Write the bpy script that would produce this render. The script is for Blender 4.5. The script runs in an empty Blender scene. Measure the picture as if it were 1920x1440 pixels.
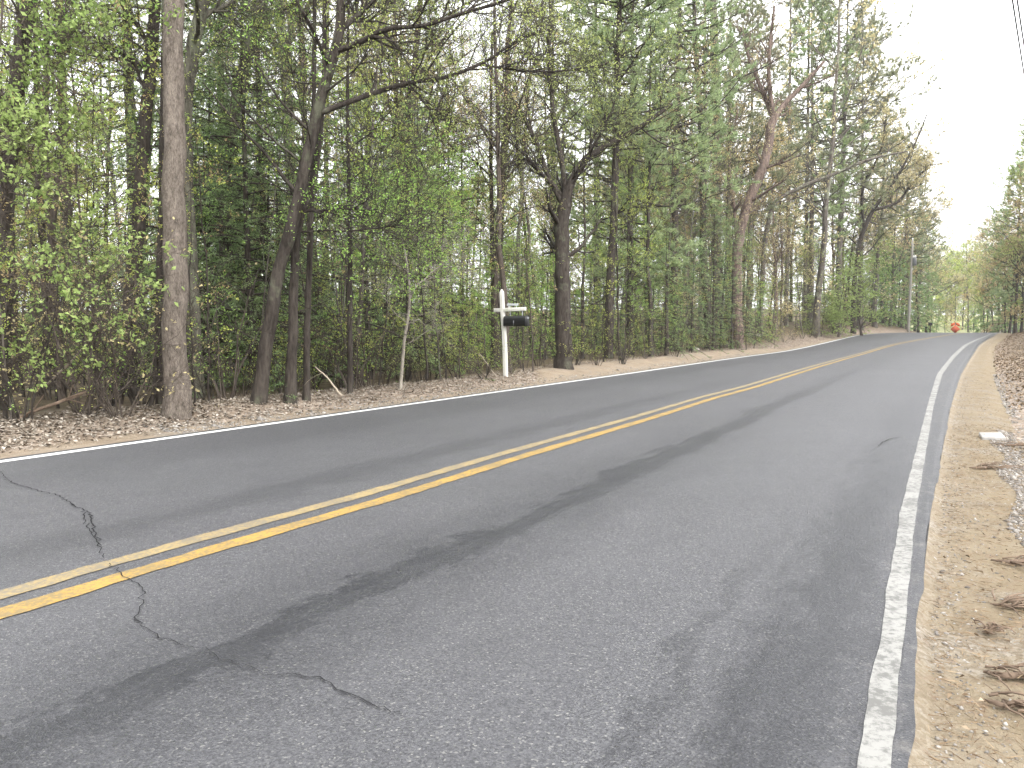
import bpy, math, random
import numpy as np
from mathutils import Vector

SC = bpy.context.scene
COL = SC.collection
R = math.radians
PI = math.pi

# ------------------------------------------------------------------ camera maths
F = 1450.0
CAMH = 1.2
PITCH = math.atan(102 / F)
FW = np.array([0, math.cos(PITCH), -math.sin(PITCH)])
UP = np.array([0, math.sin(PITCH), math.cos(PITCH)])
RT = np.array([1.0, 0, 0])
CAM = np.array([0, 0, CAMH])
PSI = math.atan(813 * math.cos(PITCH) / F)
SU = np.array([math.sin(PSI), math.cos(PSI)])      # along the road
SN = np.array([math.cos(PSI), -math.sin(PSI)])     # to the right of the road


def ray(x, y):
    return FW + (x - 960) / F * RT + (720 - y) / F * UP


def at_depth(x, y, Y):
    r = ray(x, y)
    return CAM + r * (Y / r[1])


def sd(p):
    return p[0] * SU[0] + p[1] * SU[1], p[0] * SN[0] + p[1] * SN[1]


def xy(s, d):
    return s * SU[0] + d * SN[0], s * SU[1] + d * SN[1]


def sstep(a, b, x):
    t = np.clip((np.asarray(x, float) - a) / (b - a), 0, 1)
    return t * t * (3 - 2 * t)


def h_road(s):
    s = np.asarray(s, float)
    return 0.9 * sstep(40, 86, s) - 1.5 * sstep(90, 128, s) + 4.6 * sstep(128, 190, s)


def unproject(x, y, hf, smax=84.0):
    r = ray(x, y)
    z = 0.0
    p = None
    for k in range(60):
        if r[2] > -1e-4:
            t = 400
        else:
            t = (CAMH - z) / -r[2]
        p = CAM + r * t
        s, d = sd(p)
        zn = float(hf(min(s, smax), d))
        z += 0.5 * (zn - z)
    return p


def road_px(x, y):
    return sd(unproject(x, y, lambda s, d: h_road(s)))


def curve(pxs):
    a = sorted(road_px(x, y) for x, y in pxs)
    S = np.array([q[0] for q in a]); D = np.array([q[1] for q in a])
    k = (D[-1] - D[-3]) / max(S[-1] - S[-3], 1e-3)
    k = min(max(k, -.1), .22)
    S = np.concatenate([[-60], S, [S[-1] + 60, S[-1] + 400]])
    D = np.concatenate([[D[0]], D, [D[-1] + k * 60, D[-1] + k * 400]])
    # light smoothing
    su = np.arange(-60, 480, .5)
    w = 15
    sm = np.convolve(np.pad(np.interp(su, S, D), w, mode='edge'), np.ones(2 * w + 1) / (2 * w + 1), 'valid')
    ss = np.concatenate([np.arange(-60, 0, 1), np.arange(0, 20, .05), np.arange(20, 130, .5), np.arange(130, 480, 5)])
    m = sstep(18, 34, ss)
    dd = np.interp(ss, S, D) * (1 - m) + np.interp(ss, su, sm) * m
    return lambda s: np.interp(s, ss, dd)


LL = [(x, 866 - .1405 * x) for x in range(-300, 1300, 100)] + [(1400, 668), (1533, 646), (1633, 631), (1700, 625.8)]
left_line = curve(LL)
YY = [(0, 1135), (200, 1075), (400, 1017), (700, 933), (960, 854), (1200, 785), (1330, 745), (1400, 727), (1533, 686), (1633, 656.5), (1700, 639), (1747, 628.5)]
yellow = curve(YY)
RA = [(1608, 1440), (1621, 1340), (1635, 1262), (1642, 1238), (1654, 1195), (1660, 1110), (1672, 1065), (1688, 960), (1716, 850), (1739, 760), (1757, 700), (1789, 660), (1815, 640), (1838, 629)]
RB = [(1671, 1440), (1682, 1340), (1685, 1262), (1689, 1225), (1698, 1180), (1706, 1075), (1718, 960), (1736, 850), (1751, 760), (1767, 700), (1798, 660), (1822, 640), (1843, 629)]
EDGE = [(1702, 1440), (1712, 1340), (1715, 1240), (1718, 1150), (1733, 1065), (1745, 960), (1766, 850), (1783, 760), (1802, 700), (1826, 660), (1841, 640), (1858, 629)]
right_a, right_b, right_e = curve(RA), curve(RB), curve(EDGE)
rl = lambda s: .5 * (right_a(s) + right_b(s))
left_e = lambda s: left_line(s) - .17

rngN = np.random.default_rng(5)
_ph = rngN.uniform(0, 6.28, (12, 3)); _fr = rngN.normal(0, 1, (12, 2)) * np.geomspace(.12, 1.6, 12)[:, None]


def bumps(s, d):
    s = np.asarray(s, float); d = np.asarray(d, float)
    o = 0
    for k in range(12):
        a = np.hypot(*_fr[k]) + .05
        o = o + np.sin(_fr[k, 0] * s + _fr[k, 1] * d + _ph[k, 0]) / (1 + 2.2 * a)
    return o / 5


def height(s, d):
    s = np.asarray(s, float); d = np.asarray(d, float)
    z = h_road(s)
    lo = left_e(s) - d           # >0: left of the road
    ro = d - right_e(s)          # >0: right of the road
    zl = -.02 + .17 * sstep(.5, 1.7, lo) + .95 * sstep(1., 4.5, lo) * sstep(42, 66, s) * (1 - sstep(110, 140, s)) + .22 * bumps(s, d) * sstep(.8, 3, lo) * (1 + sstep(3, 30, lo))
    zl = zl + 2.2 * sstep(14, 60, lo)
    zr = -.035 + .85 * sstep(.85, 3.6, ro) * sstep(3, 12, s) + .10 * bumps(s, d) * sstep(.6, 2, ro) + 1.2 * sstep(4, 20, ro) - .05 * sstep(.5, .8, ro) * (1 - sstep(.8, 1.4, ro))
    return z + np.where(lo > 0, zl, 0) + np.where(ro > 0, zr, 0)


def ground_px(x, y):
    p = unproject(x, y, lambda s, d: float(height(s, d)), 120)
    s, d = sd(p)
    p[2] = float(height(s, d))
    return p


def gz(x, y):
    s, d = sd((x, y))
    return float(height(s, d))


def place_px(x, Y):
    """ground point seen in picture column x, at depth Y"""
    X = (x - 960) / F * (Y * math.cos(PITCH))
    return np.array([X, Y, gz(X, Y)])


# ------------------------------------------------------------------ materials
class NT:
    def __init__(self, name):
        self.m = bpy.data.materials.new(name)
        self.m.use_nodes = True
        self.t = self.m.node_tree
        self.t.nodes.clear()
        self.out = self.t.nodes.new('ShaderNodeOutputMaterial')

    def n(self, kind, ins=None, **kw):
        x = self.t.nodes.new('ShaderNode' + kind)
        for k, v in kw.items():
            setattr(x, k, v)
        for k, v in (ins or {}).items():
            s = x.inputs[k]
            if hasattr(v, 'is_linked'):
                self.t.links.new(v, s)
            else:
                s.default_value = v
        return x

    def link(self, a, b):
        self.t.links.new(a, b)

    def math(self, op, a, b=0.0, c=None, clamp=False):
        ins = {0: a, 1: b}
        if c is not None:
            ins[2] = c
        return self.n('Math', ins, operation=op, use_clamp=clamp).outputs[0]

    def mix(self, fac, a, b):
        x = self.t.nodes.new('ShaderNodeMix'); x.data_type = 'RGBA'
        for i, v in ((0, fac), (6, a), (7, b)):
            if hasattr(v, 'is_linked'):
                self.t.links.new(v, x.inputs[i])
            else:
                x.inputs[i].default_value = v if i == 0 else (*v[:3], 1)
        return x.outputs[2]

    def ramp(self, fac, stops, interp='LINEAR'):
        x = self.n('ValToRGB', {0: fac})
        x.color_ramp.interpolation = interp
        e = x.color_ramp.elements
        while len(e) < len(stops):
            e.new(.5)
        for el, (p, c) in zip(e, stops):
            el.position = p
            el.color = (*c, 1) if len(c) == 3 else c
        return x.outputs[0]

    def noise(self, scale, detail=4, rough=.55, vec=None, dim='3D'):
        ins = {'Scale': scale, 'Detail': detail, 'Roughness': rough}
        if vec is not None:
            ins['Vector'] = vec
        return self.n('TexNoise', ins, noise_dimensions=dim).outputs['Fac']

    def pos(self):
        return self.n('NewGeometry').outputs['Position']

    def obj(self, scale=(1, 1, 1)):
        c = self.n('TexCoord').outputs['Object']
        return self.n('Mapping', {'Vector': c, 'Scale': scale}).outputs[0]

    def attr(self, name):
        return self.n('Attribute', attribute_name=name).outputs['Fac']

    def fin(self, color, rough=.8, bump=None, bstr=.3, bdist=.01, spec=.3):
        p = self.n('BsdfPrincipled', {'Roughness': rough, 'Specular IOR Level': spec})
        if hasattr(color, 'is_linked'):
            self.link(color, p.inputs['Base Color'])
        else:
            p.inputs['Base Color'].default_value = (*color, 1)
        if bump is not None:
            b = self.n('Bump', {'Strength': bstr, 'Distance': bdist, 'Height': bump})
            self.link(b.outputs[0], p.inputs['Normal'])
        self.link(p.outputs[0], self.out.inputs[0])
        return self.m


def leaf_mat(name, c1, c2, c3=None, trans=.4, nscale=.7):
    t = NT(name)
    g = t.n('NewGeometry')
    rnd = g.outputs['Random Per Island']
    orn = t.n('ObjectInfo').outputs['Random']
    nz = t.noise(nscale, 2, .5, g.outputs['Position'])
    f = t.math('ADD', t.math('MULTIPLY', nz, 1.0), t.math('MULTIPLY', rnd, .5))
    f = t.math('ADD', f, t.math('MULTIPLY', orn, .35))
    f = t.math('SUBTRACT', f, .42, clamp=True)
    col = t.ramp(f, [(0.05, c1), (.5, c2), (.95, c3 or c2)])
    hs = t.n('HueSaturation', {'Hue': .5, 'Saturation': 1.0, 'Value': t.math('ADD', .72, t.math('MULTIPLY', rnd, .56)), 'Color': col}).outputs[0]
    d = t.n('BsdfPrincipled', {'Base Color': hs, 'Roughness': .6, 'Specular IOR Level': .25})
    tr = t.n('BsdfTranslucent', {'Color': hs})
    mx = t.n('MixShader', {0: trans, 1: d.outputs[0], 2: tr.outputs[0]})
    t.link(mx.outputs[0], t.out.inputs[0])
    return t.m


def bark_mat(name, dark, light, lichen=None, lam=.0, vs=.22, scale=9):
    t = NT(name)
    v = t.obj((1, 1, vs))
    n1 = t.noise(scale, 6, .65, v)
    n2 = t.noise(scale * 4, 4, .6, v)
    f = t.math('ADD', t.math('MULTIPLY', n1, .65), t.math('MULTIPLY', n2, .35))
    col = t.ramp(f, [(.36, dark), (.66, light)])
    if lichen:
        ln = t.noise(2.2, 5, .7, t.obj((1, 1, .7)))
        lf = t.ramp(ln, [(.62 - lam, (0, 0, 0)), (.72 - lam, (1, 1, 1))])
        col = t.mix(t.math('MULTIPLY', lf, .75), col, lichen)
    return t.fin(col, .9, f, .9, .03, .15)


M = {}
M['bark_main'] = bark_mat('bark_scaly_brown', (.055, .045, .037), (.195, .165, .138), (.12, .125, .08), .0, .35, 20)
M['bark_dark'] = bark_mat('bark_dark', (.018, .0145, .012), (.066, .056, .047), (.10, .105, .072), .06)
M['bark_grey'] = bark_mat('bark_grey', (.035, .03, .025), (.135, .118, .10), (.20, .215, .15), .1)
M['bark_lichen'] = bark_mat('bark_lichen', (.04, .038, .03), (.145, .135, .105), (.15, .16, .11), .10)
M['bark_brown'] = bark_mat('bark_brown', (.03, .024, .02), (.11, .09, .074))
M['bark_pink'] = bark_mat('bark_pinkish', (.05, .038, .032), (.20, .15, .125), (.14, .13, .1), .0)
M['bark_pale'] = bark_mat('bark_pale', (.12, .105, .085), (.34, .31, .26))
M['maple'] = leaf_mat('bright_green_leaf', (0.19, 0.27, 0.08), (0.27, 0.35, 0.115), (0.36, 0.43, 0.165), 0.55)
M['spring'] = leaf_mat('yellow_green_leaf', (0.28, 0.35, 0.075), (0.4, 0.47, 0.105), (0.5, 0.52, 0.165), 0.55)
M['olive'] = leaf_mat('olive_leaf', (0.22, 0.285, 0.09), (0.32, 0.38, 0.12), (0.42, 0.45, 0.17), 0.55)
M['bud'] = leaf_mat('orange_brown_leaf', (0.34, 0.26, 0.13), (0.45, 0.345, 0.17), (0.5, 0.43, 0.22), 0.5)
M['tan'] = leaf_mat('tan_leaf', (0.33, 0.29, 0.15), (0.45, 0.39, 0.2), (0.52, 0.47, 0.26), 0.5)
M['fresh'] = leaf_mat('fresh_green_leaf', (0.19, 0.35, 0.08), (0.28, 0.45, 0.1), (0.37, 0.51, 0.15), 0.55)
M['pine'] = leaf_mat('pine_needle', (0.2, 0.27, 0.135), (0.275, 0.35, 0.17), (0.35, 0.41, 0.21), 0.5)
M['pine_dull'] = leaf_mat('dull_pine_needle', (0.17, 0.195, 0.115), (0.23, 0.25, 0.145), (0.3, 0.3, 0.19), 0.5)
M['hemlock'] = leaf_mat('hemlock_needle', (0.145, 0.225, 0.095), (0.205, 0.295, 0.12), (0.28, 0.36, 0.16), 0.5)
M['rust'] = leaf_mat('rust_needle', (.20, .10, .06), (.28, .15, .09), (.33, .2, .12), .35)

# forest floor: leaf litter
def litter_mat():
    t = NT('leaf_litter_ground')
    p = t.pos()
    vo = t.n('TexVoronoi', {'Vector': p, 'Scale': 13.0, 'Randomness': 1.0})
    cell = t.n('SeparateColor', {0: vo.outputs['Color']}).outputs[0]
    c = t.ramp(cell, [(.0, (.10, .075, .056)), (.35, (.19, .15, .115)), (.7, (.29, .24, .195)), (1, (.38, .33, .28))])
    n1 = t.noise(1.1, 5, .6, p)
    c2 = t.ramp(n1, [(.3, (.11, .085, .062)), (.7, (.25, .195, .15))])
    col = t.mix(.5, c, c2)
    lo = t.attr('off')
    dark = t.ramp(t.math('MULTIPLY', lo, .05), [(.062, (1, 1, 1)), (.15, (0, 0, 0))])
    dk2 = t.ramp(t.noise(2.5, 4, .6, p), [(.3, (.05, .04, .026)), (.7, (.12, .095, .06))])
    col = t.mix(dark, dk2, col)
    s = t.attr('way')
    gn = t.math('ADD', t.math('MULTIPLY', t.noise(.15, 3, .5, p), 30.0), s)
    gf = t.ramp(t.math('MULTIPLY', t.math('SUBTRACT', gn, 120.0), .1), [(0, (0, 0, 0)), (1, (1, 1, 1))])
    gf = t.math('MULTIPLY', gf, t.n('MapRange', {0: lo, 1: 18.0, 2: 30.0, 3: 1.0, 4: 0.0}).outputs[0])
    gcol = t.ramp(t.noise(.8, 4, .6, p), [(.3, (.22, .24, .12)), (.7, (.34, .34, .20))])
    col = t.mix(gf, col, gcol)
    hgt = t.math('ADD', t.math('MULTIPLY', vo.outputs['Distance'], 1.0), t.noise(30, 4, .6, p))
    return t.fin(col, .95, hgt, .7, .03, .1)


def sand_mat(name, tint=1.0, left=False):
    t = NT(name)
    p = t.pos()
    n1 = t.noise(2.2, 5, .6, p)
    n2 = t.noise(130, 3, .7, p)
    base = t.ramp(n1, [(.25, (.235 * tint, .182 * tint, .115 * tint)), (.5, (.30 * tint, .242 * tint, .16 * tint)), (.75, (.35 * tint, .297 * tint, .215 * tint))])
    if left:
        base = t.ramp(n1, [(.25, (.16, .125, .09)), (.5, (.225, .18, .132)), (.75, (.275, .228, .172))])
    # scattered grey grit
    vo = t.n('TexVoronoi', {'Vector': p, 'Scale': 55.0})
    cell = t.n('SeparateColor', {0: vo.outputs['Color']}).outputs[0]
    grit = t.ramp(cell, [(.0, (.10, .085, .07)), (.5, (.19, .175, .15)), (1, (.31, .295, .265))])
    gm = t.noise(1.6, 4, .65, p)
    o = t.attr('off')
    # gritty next to the tarmac, and in loose drifts further out
    near = t.ramp(o, [(.0, (1, 1, 1)), (.16, (.35, .35, .35)), (.34, (0, 0, 0))])
    gf = t.math('ADD', t.ramp(gm, [(.5, (0, 0, 0)), (.68, (.6, .6, .6))]), t.math('MULTIPLY', near, .3), clamp=True)
    col = t.mix(gf, base, grit)
    col = t.mix(t.math('MULTIPLY', t.ramp(n2, [(.4, (1, 1, 1)), (.55, (0, 0, 0))]), .35), col, (.16, .12, .08))
    lt = t.noise(14, 4, .7, p)
    lf = t.ramp(lt, [(.56, (0, 0, 0)), (.66, (1, 1, 1))])
    col = t.mix(t.math('MULTIPLY', lf, .45), col, (.15, .10, .07))
    hgt = t.math('ADD', t.math('MULTIPLY', vo.outputs['Distance'], .6), t.math('ADD', n2, t.math('MULTIPLY', lt, 2.0)))
    return t.fin(col, .95, hgt, .8, .012, .15)


def road_mat():
    t = NT('asphalt')
    p = t.pos()
    u = t.attr('lane')
    s = t.attr('way')
    # aggregate speckle
    vo = t.n('TexVoronoi', {'Vector': p, 'Scale': 155.0})
    cell = t.n('SeparateColor', {0: vo.outputs['Color']}).outputs[0]
    sp = t.ramp(cell, [(0, (.030, .030, .033)), (.45, (.051, .051, .055)), (.88, (.070, .070, .0745)), (.96, (.092, .091, .09)), (1, (.15, .147, .14))])
    big = t.noise(.35, 5, .6, p)
    med = t.noise(3.0, 5, .65, p)
    tone = t.ramp(t.math('ADD', t.math('MULTIPLY', big, .6), t.math('MULTIPLY', med, .4)), [(.3, (.82, .82, .82)), (.7, (1.12, 1.12, 1.12))])
    mul = t.n('Mix', data_type='RGBA', blend_type='MULTIPLY')
    mul.inputs[0].default_value = 1
    t.link(sp, mul.inputs[6]); t.link(tone, mul.inputs[7])
    col = mul.outputs[2]
    # streaks along the lane: oil and tyre bands
    cv = t.n('CombineXYZ', {0: t.math('MULTIPLY', u, 9.0), 1: t.math('MULTIPLY', s, .55), 2: 0.0}).outputs[0]
    st = t.noise(1.0, 5, .65, cv)
    cv2 = t.n('CombineXYZ', {0: t.math('MULTIPLY', u, 30.0), 1: t.math('MULTIPLY', s, 2.2), 2: 0.0}).outputs[0]
    st2 = t.noise(1.0, 4, .7, cv2)
    wob = t.math('MULTIPLY', t.math('SUBTRACT', st, .5), .12)
    wob = t.math('ADD', wob, t.math('MULTIPLY', t.math('SUBTRACT', med, .5), .10))
    wob = t.math('ADD', wob, t.math('MULTIPLY', t.math('SUBTRACT', st2, .5), .11))
    wob = t.math('ADD', wob, t.math('MULTIPLY', t.math('SUBTRACT', t.noise(22, 4, .7, p), .5), .09))
    uw = t.math('ADD', u, wob)

    def band(c, w, soft, amt, s0=None, s1=None):
        a = t.math('ABSOLUTE', t.math('SUBTRACT', uw, c))
        f = t.n('MapRange', {0: a, 1: w, 2: w + soft, 3: 1.0, 4: 0.0}).outputs[0]
        f = t.math('MULTIPLY', f, amt)
        if s0 is not None:
            g = t.n('MapRange', {0: s, 1: s0, 2: s1, 3: 1.0, 4: .25}).outputs[0]
            f = t.math('MULTIPLY', f, g)
        return f
    b1 = band(1.375, .027, .035, .95, 9, 26)
    b1b = band(1.36, .06, .14, .48, 4.5, 12)
    b2 = band(1.925, .03, .07, .85, 4, 15)
    b3 = band(.80, .02, .06, .36, 9, 22)
    b4 = band(1.805, .004, .02, .6, 2.8, 5.5)
    b5 = band(.25, .05, .12, .16)
    b6 = t.math('MULTIPLY', t.n('MapRange', {0: u, 1: 2.012, 2: 2.02, 3: 0.0, 4: 1.0}).outputs[0], .75)
    dk = b1
    for b in (b1b, b2, b3, b4, b5, b6):
        dk = t.math('MAXIMUM', dk, b)
    dk = t.math('MULTIPLY', dk, t.ramp(st2, [(.25, (.62, .62, .62)), (.6, (1, 1, 1))]))
    dark = t.n('Mix', data_type='RGBA', blend_type='MULTIPLY')
    dark.inputs[0].default_value = 1
    t.link(col, dark.inputs[6]); dark.inputs[7].default_value = (.29, .30, .33, 1)
    col = t.mix(dk, col, dark.outputs[2])
    # pale dust toward the right edge
    ed = t.n('MapRange', {0: uw, 1: 1.97, 2: 2.03, 3: 0.0, 4: .35}).outputs[0]
    dn = t.ramp(t.noise(9, 5, .7, p), [(.5, (0, 0, 0)), (.7, (1, 1, 1))])
    col = t.mix(t.math('MULTIPLY', ed, dn), col, (.18, .168, .148))
    hgt = t.math('ADD', vo.outputs['Distance'], t.math('MULTIPLY', t.noise(60, 3, .6, p), .8))
    rg = t.math('SUBTRACT', .62, t.math('MULTIPLY', dk, .1))
    return t.fin(col, rg, hgt, .4, .004, .4)


def paint_mat(name, c1, c2, wear, wcol=(.12, .12, .12), sc=40, sat=1):
    t = NT(name)
    p = t.pos()
    n1 = t.noise(sc, 5, .75, p)
    n2 = t.noise(3.5, 4, .6, p)
    f = t.math('ADD', t.math('MULTIPLY', n1, .75), t.math('MULTIPLY', n2, .35))
    w = t.ramp(f, [(wear - .05, (1, 1, 1)), (wear + .06, (0, 0, 0))])
    col = t.mix(t.math('MULTIPLY', w, .85), t.mix(n2, c1, c2), wcol)
    return t.fin(col, .7, n1, .3, .004, .4)


M['litter'] = litter_mat()
M['sand_right'] = sand_mat('sandy_verge', .6)
M['sand_left'] = sand_mat('dusty_shoulder', 1, True)
M['road'] = road_mat()
M['white_paint'] = paint_mat('worn_white_paint', (.165, .163, .15), (.215, .213, .20), .53, (.08, .078, .073), 26)
M['white_paint_far'] = paint_mat('white_paint', (.46, .46, .45), (.54, .535, .52), .42, (.3, .29, .28), 30)
M['yellow_paint'] = paint_mat('yellow_paint', (.245, .145, .026), (.295, .185, .042), .555, (.13, .10, .05), 40)
M['pale_yellow_paint'] = paint_mat('worn_pale_yellow_paint', (.195, .142, .058), (.235, .178, .082), .55, (.12, .105, .08), 40)


def simple(name, c, rough=.7, spec=.3, var=.25, sc=20, bump=.2, stretch=(1, 1, 1)):
    t = NT(name)
    n = t.noise(sc, 5, .65, t.obj(stretch))
    col = t.ramp(n, [(.3, tuple(x * (1 - var) for x in c)), (.7, tuple(min(1, x * (1 + var)) for x in c))])
    return t.fin(col, rough, n, bump, .01, spec)


M['crack'] = simple('crack_tar', (.022, .022, .023), .9, .1)
M['seam'] = simple('seam', (.10, .095, .09), .9, .1)
M['post_paint'] = simple('weathered_white_wood', (.50, .49, .45), .75, .25, .16, 6, .4, (6, 6, .6))
M['black_metal'] = simple('black_enamel', (.012, .0125, .013), .5, .35, .2, 8, .05)
M['plate'] = simple('pale_plate', (.42, .44, .45), .5, .4, .1)
M['pole'] = simple('weathered_pole', (.25, .24, .215), .9, .15, .2, 5, .4, (4, 4, .2))
M['can'] = simple('grey_transformer', (.10, .105, .11), .5, .4, .1)
M['ceramic'] = simple('white_ceramic', (.8, .8, .8), .3, .5, .03)
M['orange'] = simple('orange_sign', (.50, .10, .045), .55, .4, .12, 3, .02)
M['orange_flag'] = simple('orange_flag', (.60, .13, .06), .8, .2, .1, 3, .02)
M['steel'] = simple('steel_stand', (.28, .27, .26), .5, .5, .1)
M['wire'] = simple('cable_black', (.05, .05, .055), .7, .2, .1)
M['stone'] = simple('field_stone', (.26, .235, .21), .95, .15, .45, 5, .7)
M['slab'] = simple('concrete', (.27, .258, .24), .9, .2, .12, 14, .4)
M['deadwood'] = simple('dead_wood', (.13, .095, .07), .95, .1, .45, 9, .7, (1, 1, 1))
M['palewood'] = simple('pale_dead_wood', (.27, .23, .18), .95, .1, .25, 9, .5)


def island_mat(name, stops, rough=.95):
    t = NT(name)
    g = t.n('NewGeometry')
    c = t.ramp(g.outputs['Random Per Island'], stops)
    n = t.noise(40, 3, .6, g.outputs['Position'])
    c = t.mix(t.math('MULTIPLY', n, .3), c, (.12, .09, .06))
    return t.fin(c, rough, n, .3, .005, .15)


M['dry_leaves'] = island_mat('dry_leaves', [(0, (.085, .066, .05)), (.25, (.17, .14, .11)), (.55, (.255, .22, .18)), (.8, (.33, .295, .25)), (1, (.40, .365, .32))])
M['brown_leaves'] = island_mat('brown_leaves', [(0, (.055, .038, .025)), (.35, (.13, .09, .055)), (.7, (.22, .165, .11)), (1, (.33, .27, .2))])
M['gravel'] = island_mat('gravel', [(0, (.09, .083, .075)), (.4, (.165, .155, .145)), (.8, (.235, .22, .20)), (1, (.34, .325, .30))])
M['needles'] = island_mat('dead_needles', [(0, (.08, .05, .03)), (.5, (.15, .10, .06)), (1, (.25, .19, .12))])


# ------------------------------------------------------------------ mesh builder
class MB:
    def __init__(self):
        self.v = []; self.q = []; self.t = []; self.n = 0; self.att = {}

    def add(self, v, q=None, t=None):
        v = np.asarray(v, float).reshape(-1, 3)
        if q is not None and len(q):
            self.q.append(np.asarray(q, np.int64).reshape(-1, 4) + self.n)
        if t is not None and len(t):
            self.t.append(np.asarray(t, np.int64).reshape(-1, 3) + self.n)
        self.v.append(v); self.n += len(v)

    def merge(self, other, mat4=None):
        v = np.concatenate(other.v) if other.v else np.zeros((0, 3))
        if mat4 is not None:
            v = v @ mat4[:3, :3].T + mat4[:3, 3]
        self.add(v, np.concatenate(other.q) if other.q else None, np.concatenate(other.t) if other.t else None)

    def mesh(self, name, mat=None, smooth=True, atts=None):
        me = bpy.data.meshes.new(name)
        v = np.concatenate(self.v)
        q = np.concatenate(self.q) if self.q else np.zeros((0, 4), np.int64)
        t = np.concatenate(self.t) if self.t else np.zeros((0, 3), np.int64)
        me.vertices.add(len(v))
        me.vertices.foreach_set('co', v.astype(np.float32).ravel())
        nl = q.size + t.size
        me.loops.add(nl)
        me.loops.foreach_set('vertex_index', np.concatenate([q.ravel(), t.ravel()]).astype(np.int32))
        nf = len(q) + len(t)
        me.polygons.add(nf)
        me.polygons.foreach_set('loop_start', np.concatenate([np.arange(len(q)) * 4, q.size + np.arange(len(t)) * 3]).astype(np.int32))
        if smooth:
            me.polygons.foreach_set('use_smooth', np.ones(nf, bool))
        for k, a in (atts or {}).items():
            at = me.attributes.new(k, 'FLOAT', 'POINT')
            at.data.foreach_set('value', np.asarray(a, np.float32).ravel())
        me.update(calc_edges=True)
        me.validate()
        if mat:
            me.materials.append(mat)
        return me

    def obj(self, name, mat, parent=None, smooth=True, atts=None):
        return link(name, self.mesh(name, mat, smooth, atts), parent)


def link(name, data, parent=None):
    o = bpy.data.objects.new(name, data)
    COL.objects.link(o)
    if parent:
        o.parent = parent
    return o


def thing(name, label, cat, loc, rz=0, group=None, scale=1):
    o = bpy.data.objects.new(name, None)
    COL.objects.link(o)
    o.empty_display_size = .2
    o.location = [float(c) for c in loc]
    o.rotation_euler = (0, 0, rz)
    o.scale = scale if isinstance(scale, tuple) else (scale, scale, scale)
    tag(o, label, cat, group)
    return o


def tag(o, label, cat, group=None):
    o['label'] = label
    o['category'] = cat
    if group:
        o['group'] = group
    return o


def struct(o, kind='structure'):
    o['kind'] = kind
    return o


# tubes: P (N,K,3), Rr (N,K)
def tubes(mb, P, Rr, sides, cap=False):
    P = np.asarray(P, float); Rr = np.asarray(Rr, float)
    if P.ndim == 2:
        P = P[None]; Rr = Rr[None]
    N, K, _ = P.shape
    if N == 0:
        return
    T = np.gradient(P, axis=1)
    T /= np.linalg.norm(T, axis=2, keepdims=True) + 1e-9
    mt = T.mean(axis=1); mt /= np.linalg.norm(mt, axis=1, keepdims=True) + 1e-9
    ax = np.argmin(np.abs(mt), axis=1)
    ref = np.eye(3)[ax][:, None, :]
    A = np.cross(T, ref); A /= np.linalg.norm(A, axis=2, keepdims=True) + 1e-9
    B = np.cross(T, A)
    an = np.arange(sides) * 2 * PI / sides
    V = P[:, :, None, :] + Rr[:, :, None, None] * (np.cos(an)[None, None, :, None] * A[:, :, None, :] + np.sin(an)[None, None, :, None] * B[:, :, None, :])
    i = np.arange(K - 1)[:, None]; j = np.arange(sides)[None, :]
    a = i * sides + j; b = i * sides + (j + 1) % sides
    q = np.stack([a, a + sides, b + sides, b], -1).reshape(-1, 4)
    q = (q[None] + (np.arange(N) * K * sides)[:, None, None]).reshape(-1, 4)
    if cap and sides >= 3:
        V = V.reshape(N, K * sides, 3)
        c = np.stack([P[:, 0], P[:, -1]], 1)
        V = np.concatenate([V, c], 1)
        m = K * sides + 2
        q = (np.stack([a, a + sides, b + sides, b], -1).reshape(-1, 4)[None] + (np.arange(N) * m)[:, None, None]).reshape(-1, 4)
        jj = np.arange(sides)
        t1 = np.stack([np.full(sides, K * sides), jj, (jj + 1) % sides], -1)
        o = (K - 1) * sides
        t2 = np.stack([np.full(sides, K * sides + 1), o + (jj + 1) % sides, o + jj], -1)
        t = np.concatenate([t1, t2])
        t = (t[None] + (np.arange(N) * m)[:, None, None]).reshape(-1, 3)
        mb.add(V.reshape(-1, 3), q, t)
    else:
        mb.add(V.reshape(-1, 3), q)


def unit(v):
    return v / (np.linalg.norm(v, axis=-1, keepdims=True) + 1e-9)


def sample(P, idx, t):
    """points and tangents on polylines P at parameter t in 0..1"""
    K = P.shape[1]
    f = np.clip(t, 0, .9999) * (K - 1)
    k = f.astype(int); w = (f - k)[:, None]
    a = P[idx, k]; b = P[idx, k + 1]
    return a * (1 - w) + b * w, unit(b - a)


def sampr(Rr, idx, t):
    K = Rr.shape[1]
    f = np.clip(t, 0, .9999) * (K - 1)
    k = f.astype(int); w = f - k
    return Rr[idx, k] * (1 - w) + Rr[idx, k + 1] * w


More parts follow.
